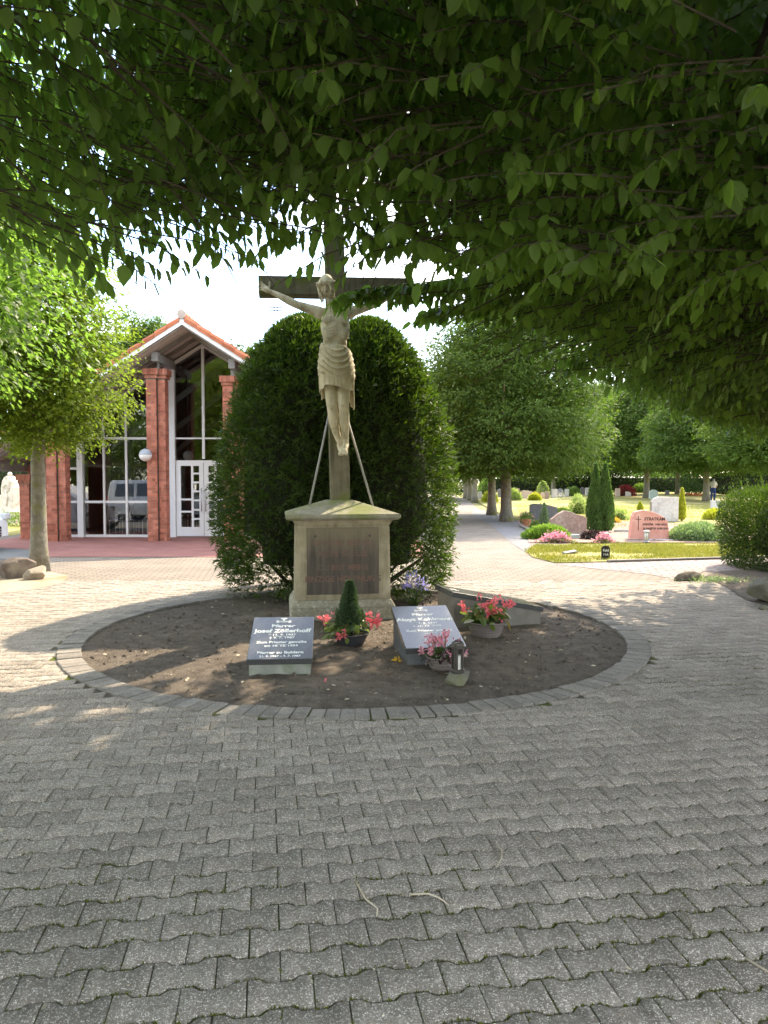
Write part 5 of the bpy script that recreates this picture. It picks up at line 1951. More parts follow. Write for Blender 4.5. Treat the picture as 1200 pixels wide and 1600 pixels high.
# signs, lanterns and small things on the near graves
p = gp(946, 874)
sg = empty('field_sign', (p.x, p.y, 0), R(4), 'black rounded marker sign lettered in white on the grass strip', 'sign')
mb = MB()
w2, hh = .082, .27
mb.prism([(-w2, -.05), (w2, -.05), (w2, hh - .05), (w2 * .7, hh - .012), (0, hh), (-w2 * .7, hh - .012), (-w2, hh - .05)], -.018, .018, 'y')
pl = mb.build('plate', M['rubber'], sg, bevel=.004)
lettering('Feld', .072, M['white_letter'], Matrix.Translation((0, -.0185, .155)) @ MR, pl, .001, bold=.0015)
lettering('11A', .066, M['white_letter'], Matrix.Translation((0, -.0185, .075)) @ MR, pl, .001, bold=.0015)
p = gp(890, 866)
mb = MB()
mb.box((-.16, -.06, .0), (.16, .06, .05))
o = tag(mb.build('flat_marker', M['dark_stone'], bevel=.012), 'flat dark stone lying in the grass strip', 'stone')
o.location = (p.x, p.y, .015); o.rotation_euler = (R(8), R(-6), R(25))


def small_lantern(px, py, h, label, mat='steel'):
    p = gp(px, py)
    t = empty('grave_light', (p.x, p.y, .015), 0, label, 'lantern')
    mb = MB()
    mb.lathe([(0, 0), (h * .30, 0), (h * .30, h * .07), (h * .13, h * .10), (h * .16, h * .22)], 14)
    mb.build('foot', M['grey_beam'], t)
    for k in range(6):
        a = k * math.pi / 3
        mb = MB(); mb.tube([(h * .17 * math.cos(a), h * .17 * math.sin(a), h * .2), (h * .22 * math.cos(a), h * .22 * math.sin(a), h * .85)], h * .022, 5)
        mb.build('rib', M['grey_beam'], t)
    mb = MB(); mb.lathe([(0, h * .2), (h * .15, h * .2), (h * .19, h * .84), (0, h * .84)], 14); mb.build('glass', M['lamp_glass'], t, smooth=True)
    mb = MB(); mb.lathe([(h * .27, h * .84), (h * .27, h * .90), (h * .10, h), (0, h)], 14); mb.build('lid', M['grey_beam'], t)


small_lantern(1010, 848, .30, 'small pale grave light in front of the pink headstone')
small_lantern(947, 849, .26, 'small pale grave light in front of the twin conifer')
p = gp(897, 842)
mb = MB(); mb.box((-.13, -.08, .016), (.13, .08, .12)); o = tag(mb.build('flower_box', M['green_stone'], bevel=.01), 'small pale stone flower box beside the brown headstone', 'planter'); o.location = (p.x, p.y, 0)
# white pebbles by the pink stone
p = gp(1040, 845)
mb = MB()
for k in range(90):
    mb.ball((p.x + g.normal(0, .22), p.y + g.normal(0, .05), .025), (.03, .022, .018), 6, 4)
tag(mb.build('pebbles', M['grey_stone']), 'heap of white pebbles at the foot of the pink headstone', 'pebbles', kind='stuff')

# plants on the near graves
def col_conifer(px, pb, pt, wpx, mat, label, seed, n=7000, L=.06, name='conifer', power=1.0, cat='conifer'):
    b_ = gp(px, pb)
    H_ = (pb - pt) * b_.y / FPX
    R_ = wpx / 2 * b_.y / FPX
    r_ = np.random.default_rng(seed)
    t = empty(name, (b_.x, b_.y, 0), 0, label, cat)
    u = 1 - r_.uniform(0, 1, n) ** .75
    u = 1 - u
    a = r_.uniform(0, 6.283, n)
    pr = R_ * (1 - u ** 1.9) ** power * np.interp(u, [0, .08, .2], [.8, .95, 1])
    rad = pr * (1 + .12 * np.sin(4 * a + 7 * u)) * (1 - .45 * r_.uniform(0, 1, n) ** 2)
    P = np.stack([rad * np.cos(a), rad * np.sin(a), .02 + u * H_], -1)
    T = np.stack([np.cos(a) * .6, np.sin(a) * .6, np.ones(n) * 1.3], -1) + r_.normal(0, .3, (n, 3))
    Ls = L * r_.uniform(.6, 1.3, n)
    link('foliage', leaf_mesh('foliage', P, T, r_.normal(size=(n, 3)), Ls, Ls * .4), mat, t)
    mb = MB(); mb.tube([(0, 0, 0), (0, 0, H_ * .9)], [R_ * .18, R_ * .05], 7); mb.build('trunk', M['twig'], t)
    mb = MB(); mb.lathe([(R_ * .55, .05), (R_ * .62, H_ * .35), (R_ * .45, H_ * .65), (.01, H_ * .9)], 12); mb.build('inner_twigs', M['yew_core'], t)
    return t


col_conifer(930, 832, 728, 28, M['conifer'], 'taller left spire of the twin columnar conifers among the graves', 201, 12000, .07)
col_conifer(945, 832, 727, 27, M['conifer'], 'right spire of the twin columnar conifers among the graves', 202, 12000, .07)
col_conifer(850, 828, 788, 16, M['juniper_grey'], 'small grey green conifer in front of the dark headstone', 203, 3000, .05)
col_conifer(1065, 814, 765, 11, M['golden'], 'slim golden column conifer beside the pale grey headstone', 204, 5000, .07)
col_conifer(1000, 800, 785, 10, M['golden'], 'tiny golden conifer behind the pink headstone', 205, 1500, .06)
col_conifer(848, 778, 755, 17, M['shrub_light'], 'pale round headed little tree far along the graves', 206, 2500, .2, power=.5)


def gshrub(px, py, wpx, hpx, mat, label, seed, n=2500, L=.07, name='shrub', cat='shrub', up=.4, expo=2.0, core=True, w=.4, zc=-.2):
    b_ = gp(px, py)
    s_ = b_.y / FPX
    return shrub(name, (b_.x, b_.y, 0.02), (wpx / 2 * s_, max(.25, wpx * .4 * s_), hpx * s_), n, L, mat, label, cat, seed, up=up, expo=expo, core=M['yew_core'] if core else None, w=w, zcut=zc, shell=.35)


gshrub(853, 842, 68, 18, M['juniper'], 'bright green spreading juniper in front of the brown headstone', 211, 6000, .09, up=.6)
gshrub(842, 826, 28, 11, M['shrub'], 'small green cushion plant left of the grey green conifer', 212, 1500, .05)
gshrub(904, 803, 30, 28, M['shrub_light'], 'pale green rounded shrub behind the brown headstone', 213, 3000, .08)
gshrub(880, 806, 34, 10, M['conifer'], 'low dark green shrub between the dark and brown headstones', 214, 1500, .08)
gshrub(1088, 844, 90, 24, M['juniper_grey'], 'wide pale grey green juniper carpet right of the pink headstone', 215, 8000, .08, up=.5)
gshrub(1118, 812, 40, 16, M['golden'], 'bright yellow shrub beside the clipped yew bush', 216, 3000, .08)
gshrub(968, 812, 30, 16, M['shrub_light'], 'light green bushy plant behind the twin conifers', 217, 1500, .07)
gshrub(925, 843, 34, 12, M['dark_leaf'], 'dark red leaved plant at the foot of the twin conifer', 218, 1200, .06)
gshrub(845, 812, 20, 22, M['dark_leaf'], 'dark bushy plant beside the dark headstone', 219, 900, .07)
gshrub(978, 775, 32, 16, M['maple'], 'dark red maple bush far across the lawn', 220, 2500, .16)
gshrub(958, 817, 24, 7, M['yellow_petal'], 'patch of orange flowers behind the pink headstone', 221, 900, .06, name='flower_patch', cat='flowers')


def flower_mat(px, py, wpx, hpx, mat, label, seed, n=700, leaf='shrub'):
    b_ = gp(px, py)
    s_ = b_.y / FPX
    r_ = np.random.default_rng(seed)
    t = empty('flower_patch', (b_.x, b_.y, .015), 0, label, 'flowers')
    for nm, m_, k, zz in (('foliage', M[leaf], n // 2, .55), ('flower', mat, n, 1.0)):
        P = np.stack([r_.normal(0, .26, k) * wpx * s_, r_.normal(0, .08, k), np.abs(r_.normal(.5, .3, k)) * hpx * s_ * zz], -1)
        P[:, 2] *= np.clip(1.2 - (P[:, 0] / (wpx * s_ * .62)) ** 2, .1, 1)
        L = r_.uniform(.03, .065, k)
        link(nm, leaf_mesh(nm, P, r_.normal(size=(k, 3)) + (0, 0, .5), r_.normal(size=(k, 3)), L, L * .8), m_, t)


flower_mat(869, 848, 44, 13, M['rose'], 'long patch of pink begonias in front of the bright juniper', 231, 1100)
flower_mat(944, 849, 28, 12, M['rose'], 'pink begonias around the small light by the twin conifer', 232, 600)
flower_mat(1085, 776, 40, 5, M['red_petal'], 'red flowers on a far grave near the standing person', 233, 500)
flower_mat(875, 781, 16, 12, M['white_petal'], 'white flowers on a far grave', 234, 300)
flower_mat(838, 779, 22, 10, M['yellow_petal'], 'orange and yellow flowers on a far grave', 235, 300)
p = gp(823, 822)
tp = empty('terracotta_pot', (p.x, p.y + .1, 0), 0, 'terracotta pot with leafy flowers beside the dark headstone', 'planter')
mb = MB(); mb.lathe([(.0, 0), (.12, 0), (.17, .19), (.185, .19), (.185, .23), (.16, .23), (.15, .18), (0, .18)], 20); mb.build('pot', M['terracotta'], tp)
n = 700
D = unit(g.normal(size=(n, 3)) + (0, 0, .6))
L = g.uniform(.04, .08, n)
link('foliage', leaf_mesh('foliage', D * g.uniform(.05, .26, (n, 1)) * (1, 1, .8) + (0, 0, .25), D + g.normal(0, .5, (n, 3)), g.normal(size=(n, 3)), L, L * .5), M['shrub'], tp)
D = unit(g.normal(size=(60, 3)) + (0, 0, .6))
L = np.full(60, .05)
link('flower', leaf_mesh('flower', D * .26 * (1, 1, .8) + (0, 0, .25), D, g.normal(size=(60, 3)), L, L * .8), M['rose'], tp)
# edging of the plots
for (a, b_, z) in (((812, 822), (830, 832), .10), ((1045, 835), (1130, 848), .06), ((960, 832), (1000, 832), .05)):
    A, B = gp(*a), gp(*b_)
    mb = MB(); mb.tube([(A.x, A.y, z / 2), (B.x, B.y, z / 2)], .055, 4)
    tag(mb.build('grave_edging', M['kerb']), kind='structure')


# ---- trees
def spray_leaves(r_, C, O, k, s, L, droop=.5):
    """k leaves spread over a flat drooping spray at each centre C pointing outward O"""
    n = len(C)
    side = unit(np.cross(O, (0, 0, 1)))
    u = r_.uniform(-.5, 1, (n, k, 1)); v = r_.normal(0, .34, (n, k, 1)); w_ = r_.normal(0, .12, (n, k, 1))
    P = C[:, None] + s * (O[:, None] * u + side[:, None] * v + np.array([0, 0, 1.0]) * (w_ - .22 * u * u))
    T = O[:, None] * .8 + side[:, None] * np.sign(v) * .6 + np.array([0, 0, -droop]) + r_.normal(0, .35, (n, k, 3))
    N = np.array([0, 0, 1.0]) + O[:, None] * .5 + r_.normal(0, .45, (n, k, 3))
    Ls = L * r_.uniform(.65, 1.25, n * k)
    return P.reshape(-1, 3), T.reshape(-1, 3), N.reshape(-1, 3), Ls


def trunk_mesh(r_, h, r0, r1, lean=(0, 0), n=10):
    mb = MB()
    pts, rad = [], []
    for k in range(9):
        t = k / 8
        pts.append((lean[0] * t + .04 * math.sin(2.3 * t + r0 * 40), lean[1] * t + .04 * math.cos(3.1 * t), h * t - .1 * (k == 0)))
        rad.append((r0 + (r1 - r0) * t) * (1 + .45 * math.exp(-t * h * 3.5)))
    mb.tube(pts, rad, n)
    return mb


def tree(name, c, R_, zb, zt, r0, label, seed, n_spray, k=12, s=.55, L=.13, mat='hornbeam_far', bark='bark', group=None, prof=None, lump=.10, cat='tree', limbs=7, inner=.45):
    r_ = np.random.default_rng(seed)
    t = empty(name, (c[0], c[1], 0), 0, label, cat, group)
    px_, pr_ = prof or ([0, .06, .25, .6, .85, 1], [.45, .80, 1.0, .95, .68, .25])
    u = r_.uniform(0, 1, n_spray)
    a = r_.uniform(0, 6.283, n_spray)
    O = np.stack([np.cos(a), np.sin(a), 0 * a], -1)
    A = np.stack([np.cos(a), np.sin(a), u * 2.5], -1)
    lm_ = 1 + lump * sines(A, seed, 2.0) + lump * .6 * sines(A, seed + 4, 5)
    dep = r_.uniform(0, 1, n_spray)
    rad = R_ * np.interp(u, px_, pr_) * lm_ * (1 - inner * dep ** 1.5)
    C = np.stack([rad * np.cos(a), rad * np.sin(a), zb + (zt - zb) * u + .15 * lump * 10 * sines(A, seed + 7, 3)], -1)
    O = unit(O + np.stack([0 * u, 0 * u, -.25 + .9 * u], -1) + r_.normal(0, .25, O.shape))
    P, T, N, Ls = spray_leaves(r_, C, O, k, s, L)
    ni = int(n_spray * k * .16)                          # larger leaves deep inside close the crown
    ui, ai = r_.uniform(.03, .93, ni), r_.uniform(0, 6.283, ni)
    ri = R_ * np.interp(ui, px_, pr_) * .80 * np.sqrt(r_.uniform(0, 1, ni))
    P = np.concatenate([P, np.stack([ri * np.cos(ai), ri * np.sin(ai), zb + (zt - zb) * ui], -1)])
    T = np.concatenate([T, r_.normal(size=(ni, 3))]); N = np.concatenate([N, r_.normal(size=(ni, 3))])
    Ls = np.concatenate([Ls, L * 2.3 * r_.uniform(.7, 1.2, ni)])
    o = link('crown', leaf_mesh('crown', P, T, N, Ls * (1.1 if math.hypot(*c) > 20 else 1), Ls * (.66 if math.hypot(*c) > 20 else .55), tri=math.hypot(*c) > 20 or c[1] < 0), M[mat], t)
    trunk_mesh(r_, zb + (zt - zb) * .35, r0, r0 * .65).build('trunk', M[bark], t, smooth=True)
    for q in range(limbs):
        b_ = 2 * math.pi * q / limbs + r_.uniform(-.3, .3)
        z0 = zb + (zt - zb) * r_.uniform(.0, .25)
        rr_ = R_ * r_.uniform(.6, .85)
        z1 = z0 + (zt - zb) * r_.uniform(.15, .5)
        mb = MB()
        mb.tube([(0, 0, z0 - .1), (rr_ * .4 * math.cos(b_), rr_ * .4 * math.sin(b_), (z0 + z1) / 2), (rr_ * math.cos(b_ + .1), rr_ * math.sin(b_ + .1), z1)], [r0 * .45, r0 * .28, r0 * .08], 6)
        mb.build('limb', M[bark], t, smooth=True)
    return t


AV = 'hornbeams along the path'
p = gp(790, 815); tree('hornbeam', (p.x, p.y), 3.85, 1.75, 7.9, .21, 'big round hornbeam by the path, the nearer of two close trunks', 301, 4600, 14, .5, .12, group=AV)
p = gp(767, 805); tree('hornbeam', (p.x, p.y), 3.3, 1.95, 7.6, .19, 'hornbeam just behind the nearer of the two close trunks', 302, 2600, 13, .5, .14, group=AV)
for k, (px, py, lab) in enumerate(((741, 784, 'third hornbeam of the path row, slim grey trunk'), (733, 781, 'fourth hornbeam of the path row, between two slim trunks'), (727, 778, 'farthest hornbeam of the path row beside the yew'))):
    p = gp(px, py)
    tree('hornbeam', (p.x, p.y), 3.2, 2.2, 8.2, .20, lab, 303 + k, 1300, 12, .7, .21, group=AV)
LT = 'hornbeams across the lawn'
p = gp(1104, 783); tree('hornbeam', (p.x, p.y), 4.6, 2.3, 8.4, .24, 'hornbeam across the lawn beside the standing person', 311, 3200, 13, .75, .20, group=LT, prof=([0, .05, .2, .55, .85, 1], [.5, .85, 1, .93, .7, .3]))
p = gp(1011, 778); tree('hornbeam', (p.x, p.y), 5.0, 2.6, 9.6, .26, 'hornbeam across the lawn behind the pale green headstone', 312, 3000, 13, .8, .23, group=LT)
p = gp(1218, 790); tree('hornbeam', (p.x, p.y), 4.2, 2.2, 7.6, .24, 'hornbeam across the lawn above the clipped yew bush', 313, 2600, 13, .7, .19, group=LT)
for px, y, R_, h, lab in ((930, 76, 5.2, 11.5, 'dark hornbeam behind the twin conifers, beyond the lawn'), (865, 84, 5.0, 11.5, 'dark hornbeam right of the big round one, beyond the lawn'), (1060, 82, 5.5, 11.5, 'dark hornbeam between the two lawn hornbeams, farther back'), (1160, 72, 5.5, 10.5, 'dark hornbeam at the far right, farther back')):
    tree('hornbeam', (at(px, 750, y).x, y), R_, 3.0, h, .26, lab, 320 + px, 1500, 13, 1.0, .27, mat='wood_far', group='hornbeams beyond the lawn', limbs=4)
# mature trees of the far boundary
gw = np.random.default_rng(77)
descr = ['dark', 'tall dark', 'broad', 'mid green', 'rounded', 'deep green']
k = 0
for x, y, h, R_ in ((2, 118, 15, 6), (10, 112, 14, 5.5), (17, 120, 17, 6.5), (25, 110, 13, 5.5), (33, 118, 16, 6.5), (41, 112, 13, 5.5), (49, 120, 16, 7), (57, 112, 14, 6), (66, 118, 15, 6.5), (76, 112, 14, 6.5), (28, 96, 10, 4.2), (13, 98, 10, 4)):
    tree('boundary_tree', (x, y), R_, 2.0 if y > 100 else 3.0, h, .35, '%s boundary tree far behind the graves, %s in the planting order from the path' % (descr[k % 6], ordn[k]), 400 + k, 900, 13, 1.5, .42, 'wood_far', 'bark_dark', group='boundary trees behind the graves', limbs=3, lump=.14)
    k += 1
# trees behind the chapel and to its left
for k, (px, y, h, R_, lab) in enumerate(((228, 46, 11.6, 2.0, 'tall light green tree rising behind the chapel roof'), (165, 48, 11.0, 2.4, 'tall light green tree behind the chapel, mostly hidden by the sunny hornbeam'), (385, 48, 10.2, 2.0, 'small treetop peeping between the chapel roof and the yew'), (268, 50, 11.8, 1.2, 'slim light green tree just left of the chapel ridge'))):
    x = at(px, 750, y).x
    tree('tall_tree', (x, y), R_, 2.0, h, .3, lab, 430 + k, 1100, 13, .8, .22, 'hornbeam_far', 'bark_dark', limbs=3, prof=([0, .1, .5, .8, 1], [.6, .9, 1, .8, .3]), lump=.2)
for k, (x, y, h, R_) in enumerate(((-19, 40, 9, 4), (-25, 36, 8, 4), (-14.5, 42, 7, 3.5), (-31, 34, 9, 4.5))):
    tree('boundary_tree', (x, y), R_, .6, h, .25, 'dark tree left of the chapel, %s counted from the chapel' % ordn[(1, 2, 0, 3)[k]], 440 + k, 700, 13, .9, .25, 'wood_far', 'bark_dark', limbs=3)
# hedges at the far side
shrub('hedge', (30, 96, 1.0), (26, 1.0, 1.3), 16000, .34, M['wood_far'], 'long dark hedge along the far side of the cemetery', 'hedge', 451, expo=8, core=M['yew_core'], w=.5, lump=.02)
shrub('hedge', (38, 72, 1.2), (9, 1.2, 1.7), 9000, .26, M['wood_far'], 'high clipped hedge at the far right behind the person', 'hedge', 452, expo=8, core=M['yew_core'], w=.5, lump=.03)
for k, (px, py, wp, hp_, m_, lab) in enumerate((
        (1150, 770, 60, 24, 'shrub_light', 'pale flowering shrub right of the standing person'), (1060, 768, 36, 26, 'shrub', 'dark green rounded bush left of the far right hornbeam'),
        (1030, 768, 30, 30, 'shrub_light', 'light green bush behind the pale green headstone'), (945, 768, 30, 26, 'shrub_light', 'light bush behind the twin conifers'), (895, 775, 24, 12, 'shrub', 'low green bush among the far graves'),
        (800, 782, 26, 16, 'shrub_light', 'yellow green bush beside the close trunks'), (835, 782, 16, 8, 'golden', 'small yellow bush among the far graves'), (765, 785, 20, 14, 'golden', 'yellow green bush beside the path'), (822, 765, 40, 20, 'shrub', 'green bush before the far hedge'),
        (760, 772, 26, 24, 'shrub', 'green bush behind the path trees'), (1085, 768, 40, 20, 'shrub', 'grey green bush left of the standing person'), (1000, 770, 24, 14, 'shrub', 'low bush under the far hornbeam'))):
    gshrub(px, py, wp, hp_, M[m_], lab, 460 + k, 1600, .22, w=.5)

# the sunny hornbeam on the left and its neighbour
p = gp(62, 893)
LTREE = (p.x, p.y)
tree('hornbeam', LTREE, 1.42, 2.15, 6.0, .135, 'sunlit young hornbeam with a mossy trunk in front of the chapel', 321, 2300, 13, .30, .075, mat='hornbeam_sun', prof=([0, .05, .2, .6, .9, 1], [.42, .72, .95, 1.0, .8, .4]), lump=.12, limbs=9, inner=.7)
tree('hornbeam', (-6.9, 8.6), 3.3, 2.75, 7.4, .19, 'shaded hornbeam overhanging from the left edge', 322, 3400, 14, .42, .09, mat='hornbeam', prof=([0, .05, .2, .6, .9, 1], [.62, .86, 1.0, 1.0, .8, .4]), lump=.08, limbs=10, inner=.8)

# pale carved memorial, its wall and hedge at the far left
p = at(17, 812, 27)
ms = empty('memorial', (p.x, 27, 0), R(-18), 'pale carved memorial stone with a ball on top at the far left', 'memorial')
zt_ = at(17, 741, 27).z
mb = MB()
mb.prism([(-.26, -.05), (.26, -.05), (.26, zt_ * .72), (.20, zt_ * .86), (.10, zt_ * .94), (0, zt_ * .97), (-.10, zt_ * .94), (-.20, zt_ * .86), (-.26, zt_ * .72)], -.18, .18, 'y')
sto = mb.build('stele', M['memorial'], ms, bevel=.02)
mb = MB(); mb.ball((0, 0, zt_), .085, 12, 8); mb.build('finial', M['memorial'], ms, smooth=True)
mb = MB()
for q in range(9):
    a = q * 2 * math.pi / 9
    mb.ball((.13 * math.cos(a), -.19, zt_ * .72 + .13 * math.sin(a)), (.05, .03, .05), 8, 6)
mb.tube([(0, -.19, zt_ * .35), (.05, -.20, zt_ * .5), (-.02, -.19, zt_ * .66)], .035, 6)
mb.build('carving', M['memorial'], sto, smooth=True)
mb = MB(); mb.box((-.42, -.30, -.05), (.42, .30, .42)); mb.build('plinth', M['memorial'], ms, bevel=.02)
mb = MB(); mb.box((-5.0, -.15, -.05), (-.45, .15, 1.0)); o = tag(mb.build('low_wall', M['memorial'], bevel=.02), 'pale stone wall left of the carved memorial', 'wall'); o.location = (p.x, 27.1, 0); o.rotation_euler = (0, 0, R(-6))
shrub('hedge', (p.x - 1.0, 24.6, .16), (2.9, .35, .28), 3000, .10, M['shrub'], 'low green edging plants before the carved memorial', 'hedge', 481, expo=6, core=M['yew_core'], w=.45)
shrub('hedge', (p.x - 2.0, 33, 1.3), (9, .8, 1.7), 7000, .2, M['wood_far'], 'dark hedge behind the carved memorial', 'hedge', 482, expo=8, core=M['yew_core'], w=.5, lump=.03)
flower_mat(186 * 0 + 67, 806, 8, 10, M['white_petal'], 'white flowers glimpsed between the chapel pillar and the trunk', 236, 150)

# ---- the person at the far graves
p = gp(1114, 782.5)
pe = empty('person', (p.x, p.y, 0), R(150), 'person in a cream top and blue trousers bending forward at a far grave', 'person')
b = MB()
b.tube([(0, 0, .92), (0, -.03, 1.05), (0, -.10, 1.24), (0, -.18, 1.38)], [.15, .14, .17, .13], 14, round_ends=True)
b.tube([(0, -.19, 1.36), (0, -.27, 1.46)], [.055, .05], 10, round_ends=True)
b.ball((0, -.33, 1.53), (.078, .098, .115), 14, 10, rot=Euler((R(30), 0, 0)))
b.ball((0, -.435, 1.50), (.014, .02, .02), 8, 6)
for s in (-1, 1):
    b.tube([(s * .18, -.16, 1.36), (s * .21, -.28, 1.12), (s * .15, -.48, 1.02)], [.05, .042, .032], 10, round_ends=True)
    b.ball((s * .145, -.54, 1.0), (.035, .05, .02), 10, 6)
    for k in range(4):
        b.tube([(s * .145 + (k - 1.5) * .018, -.57, 1.0), (s * .145 + (k - 1.5) * .02, -.62, .98), (s * .145 + (k - 1.5) * .02, -.64, .955)], [.009, .008, .007], 7, round_ends=True)
    b.tube([(s * .145 - s * .03, -.53, 1.0), (s * .145 - s * .055, -.57, .985)], [.011, .009], 7, round_ends=True)
    b.tube([(s * .09, 0, .92), (s * .10, -.02, .50), (s * .11 + .02, .03, .09)], [.095, .062, .042], 12, round_ends=True)
    b.tube([(s * .12, .05, .05), (s * .12, -.14, .04)], [.045, .035], 10, round_ends=True)
body2 = link('body', fuse(b, 'body', .012, 3), M['skin'], pe, smooth=True)
b = MB()
b.tube([(0, .0, .94), (0, -.03, 1.06), (0, -.10, 1.24), (0, -.175, 1.37)], [.17, .165, .19, .15], 14, round_ends=True)
for s in (-1, 1):
    b.tube([(s * .15, -.15, 1.36), (s * .21, -.24, 1.18)], [.075, .065], 10, round_ends=True)
link('shirt', fuse(b, 'shirt', .014, 4), M['shirt'], body2, smooth=True)
b = MB()
b.tube([(0, .0, .97), (0, .01, .85)], [.165, .165], 14, round_ends=True)
for s in (-1, 1):
    b.tube([(s * .09, 0, .90), (s * .10, -.02, .50), (s * .11 + .02, .03, .08)], [.11, .085, .07], 12, round_ends=True)
link('trousers', fuse(b, 'trousers', .014, 4), M['trousers'], body2, smooth=True)
b = MB(); b.ball((0, -.315, 1.56), (.088, .10, .10), 14, 10, rot=Euler((R(30), 0, 0))); link('hair', fuse(b, 'hair', .012, 2), M['hair'], body2, smooth=True)
for s in (-1, 1):
    b = MB(); b.tube([(s * .12, .06, .045), (s * .12, -.15, .04)], [.055, .045], 10, round_ends=True); link('shoe', fuse(b, 'shoe', .012, 2), M['rubber'], body2, smooth=True)

# trees behind the photographer, seen mirrored in the chapel glass
for k, (x, y, lab) in enumerate(((-11, -4, 'hornbeam behind the photographer, nearest the parked van'), (-15.5, -1.5, 'hornbeam beyond the parked van, mirrored in the chapel glass'), (-19, -8, 'far hornbeam mirrored in the left chapel glass'), (-7.5, -9, 'hornbeam behind the photographer, mirrored beside the chapel door'))):
    tree('hornbeam', (x, y), 3.8, 1.9, 8.5, .2, lab, 470 + k, 700, 12, .8, .25, limbs=4, group='hornbeams behind the photographer')
# ------------------------------------------------------------------ the hornbeams overhead
CROWNS = [  # name key, trunk x, y, radius, bottom, top, twigs, seed, label
    ('right', 3.45, 5.1, 4.9, 2.32, 7.4, (11500, 8400), 501, 'near hornbeam whose crown fills the upper right overhead'),
    ('left', -3.7, .9, 4.9, 2.38, 6.6, (8300, 2500), 502, 'near hornbeam whose crown fills the upper left overhead'),
    ('far', 7.3, 9.6, 4.7, 2.15, 6.6, (7500, 4600), 503, 'hornbeam at the right whose low crown shades the square'),
]
EX = [-7, -2.2, -1.2, -.5, .0, .30, .9, 1.6, 2.9, 6.7, 12]
EY = [4.0, 3.50, 3.32, 3.20, 3.15, 3.8, 5.0, 6.1, 8.2, 12.4, 16]


def opening(P):
    """how far (m) a point lies inside the clipped face of the avenue, widened with height, out of view, to shade the paving"""
    return np.interp(P[:, 0], EX, EY) + 1.45 * (P[:, 2] - 2.5) - P[:, 1]


def px_of(P):
    cp_, sp_ = math.cos(PITCH), math.sin(PITCH)
    y = P[:, 1]; z = P[:, 2] - CAM_H
    d = y * cp_ - z * sp_
    v = y * sp_ + z * cp_
    return 600 + FPX * P[:, 0] / d, 800 - FPX * v / d, d


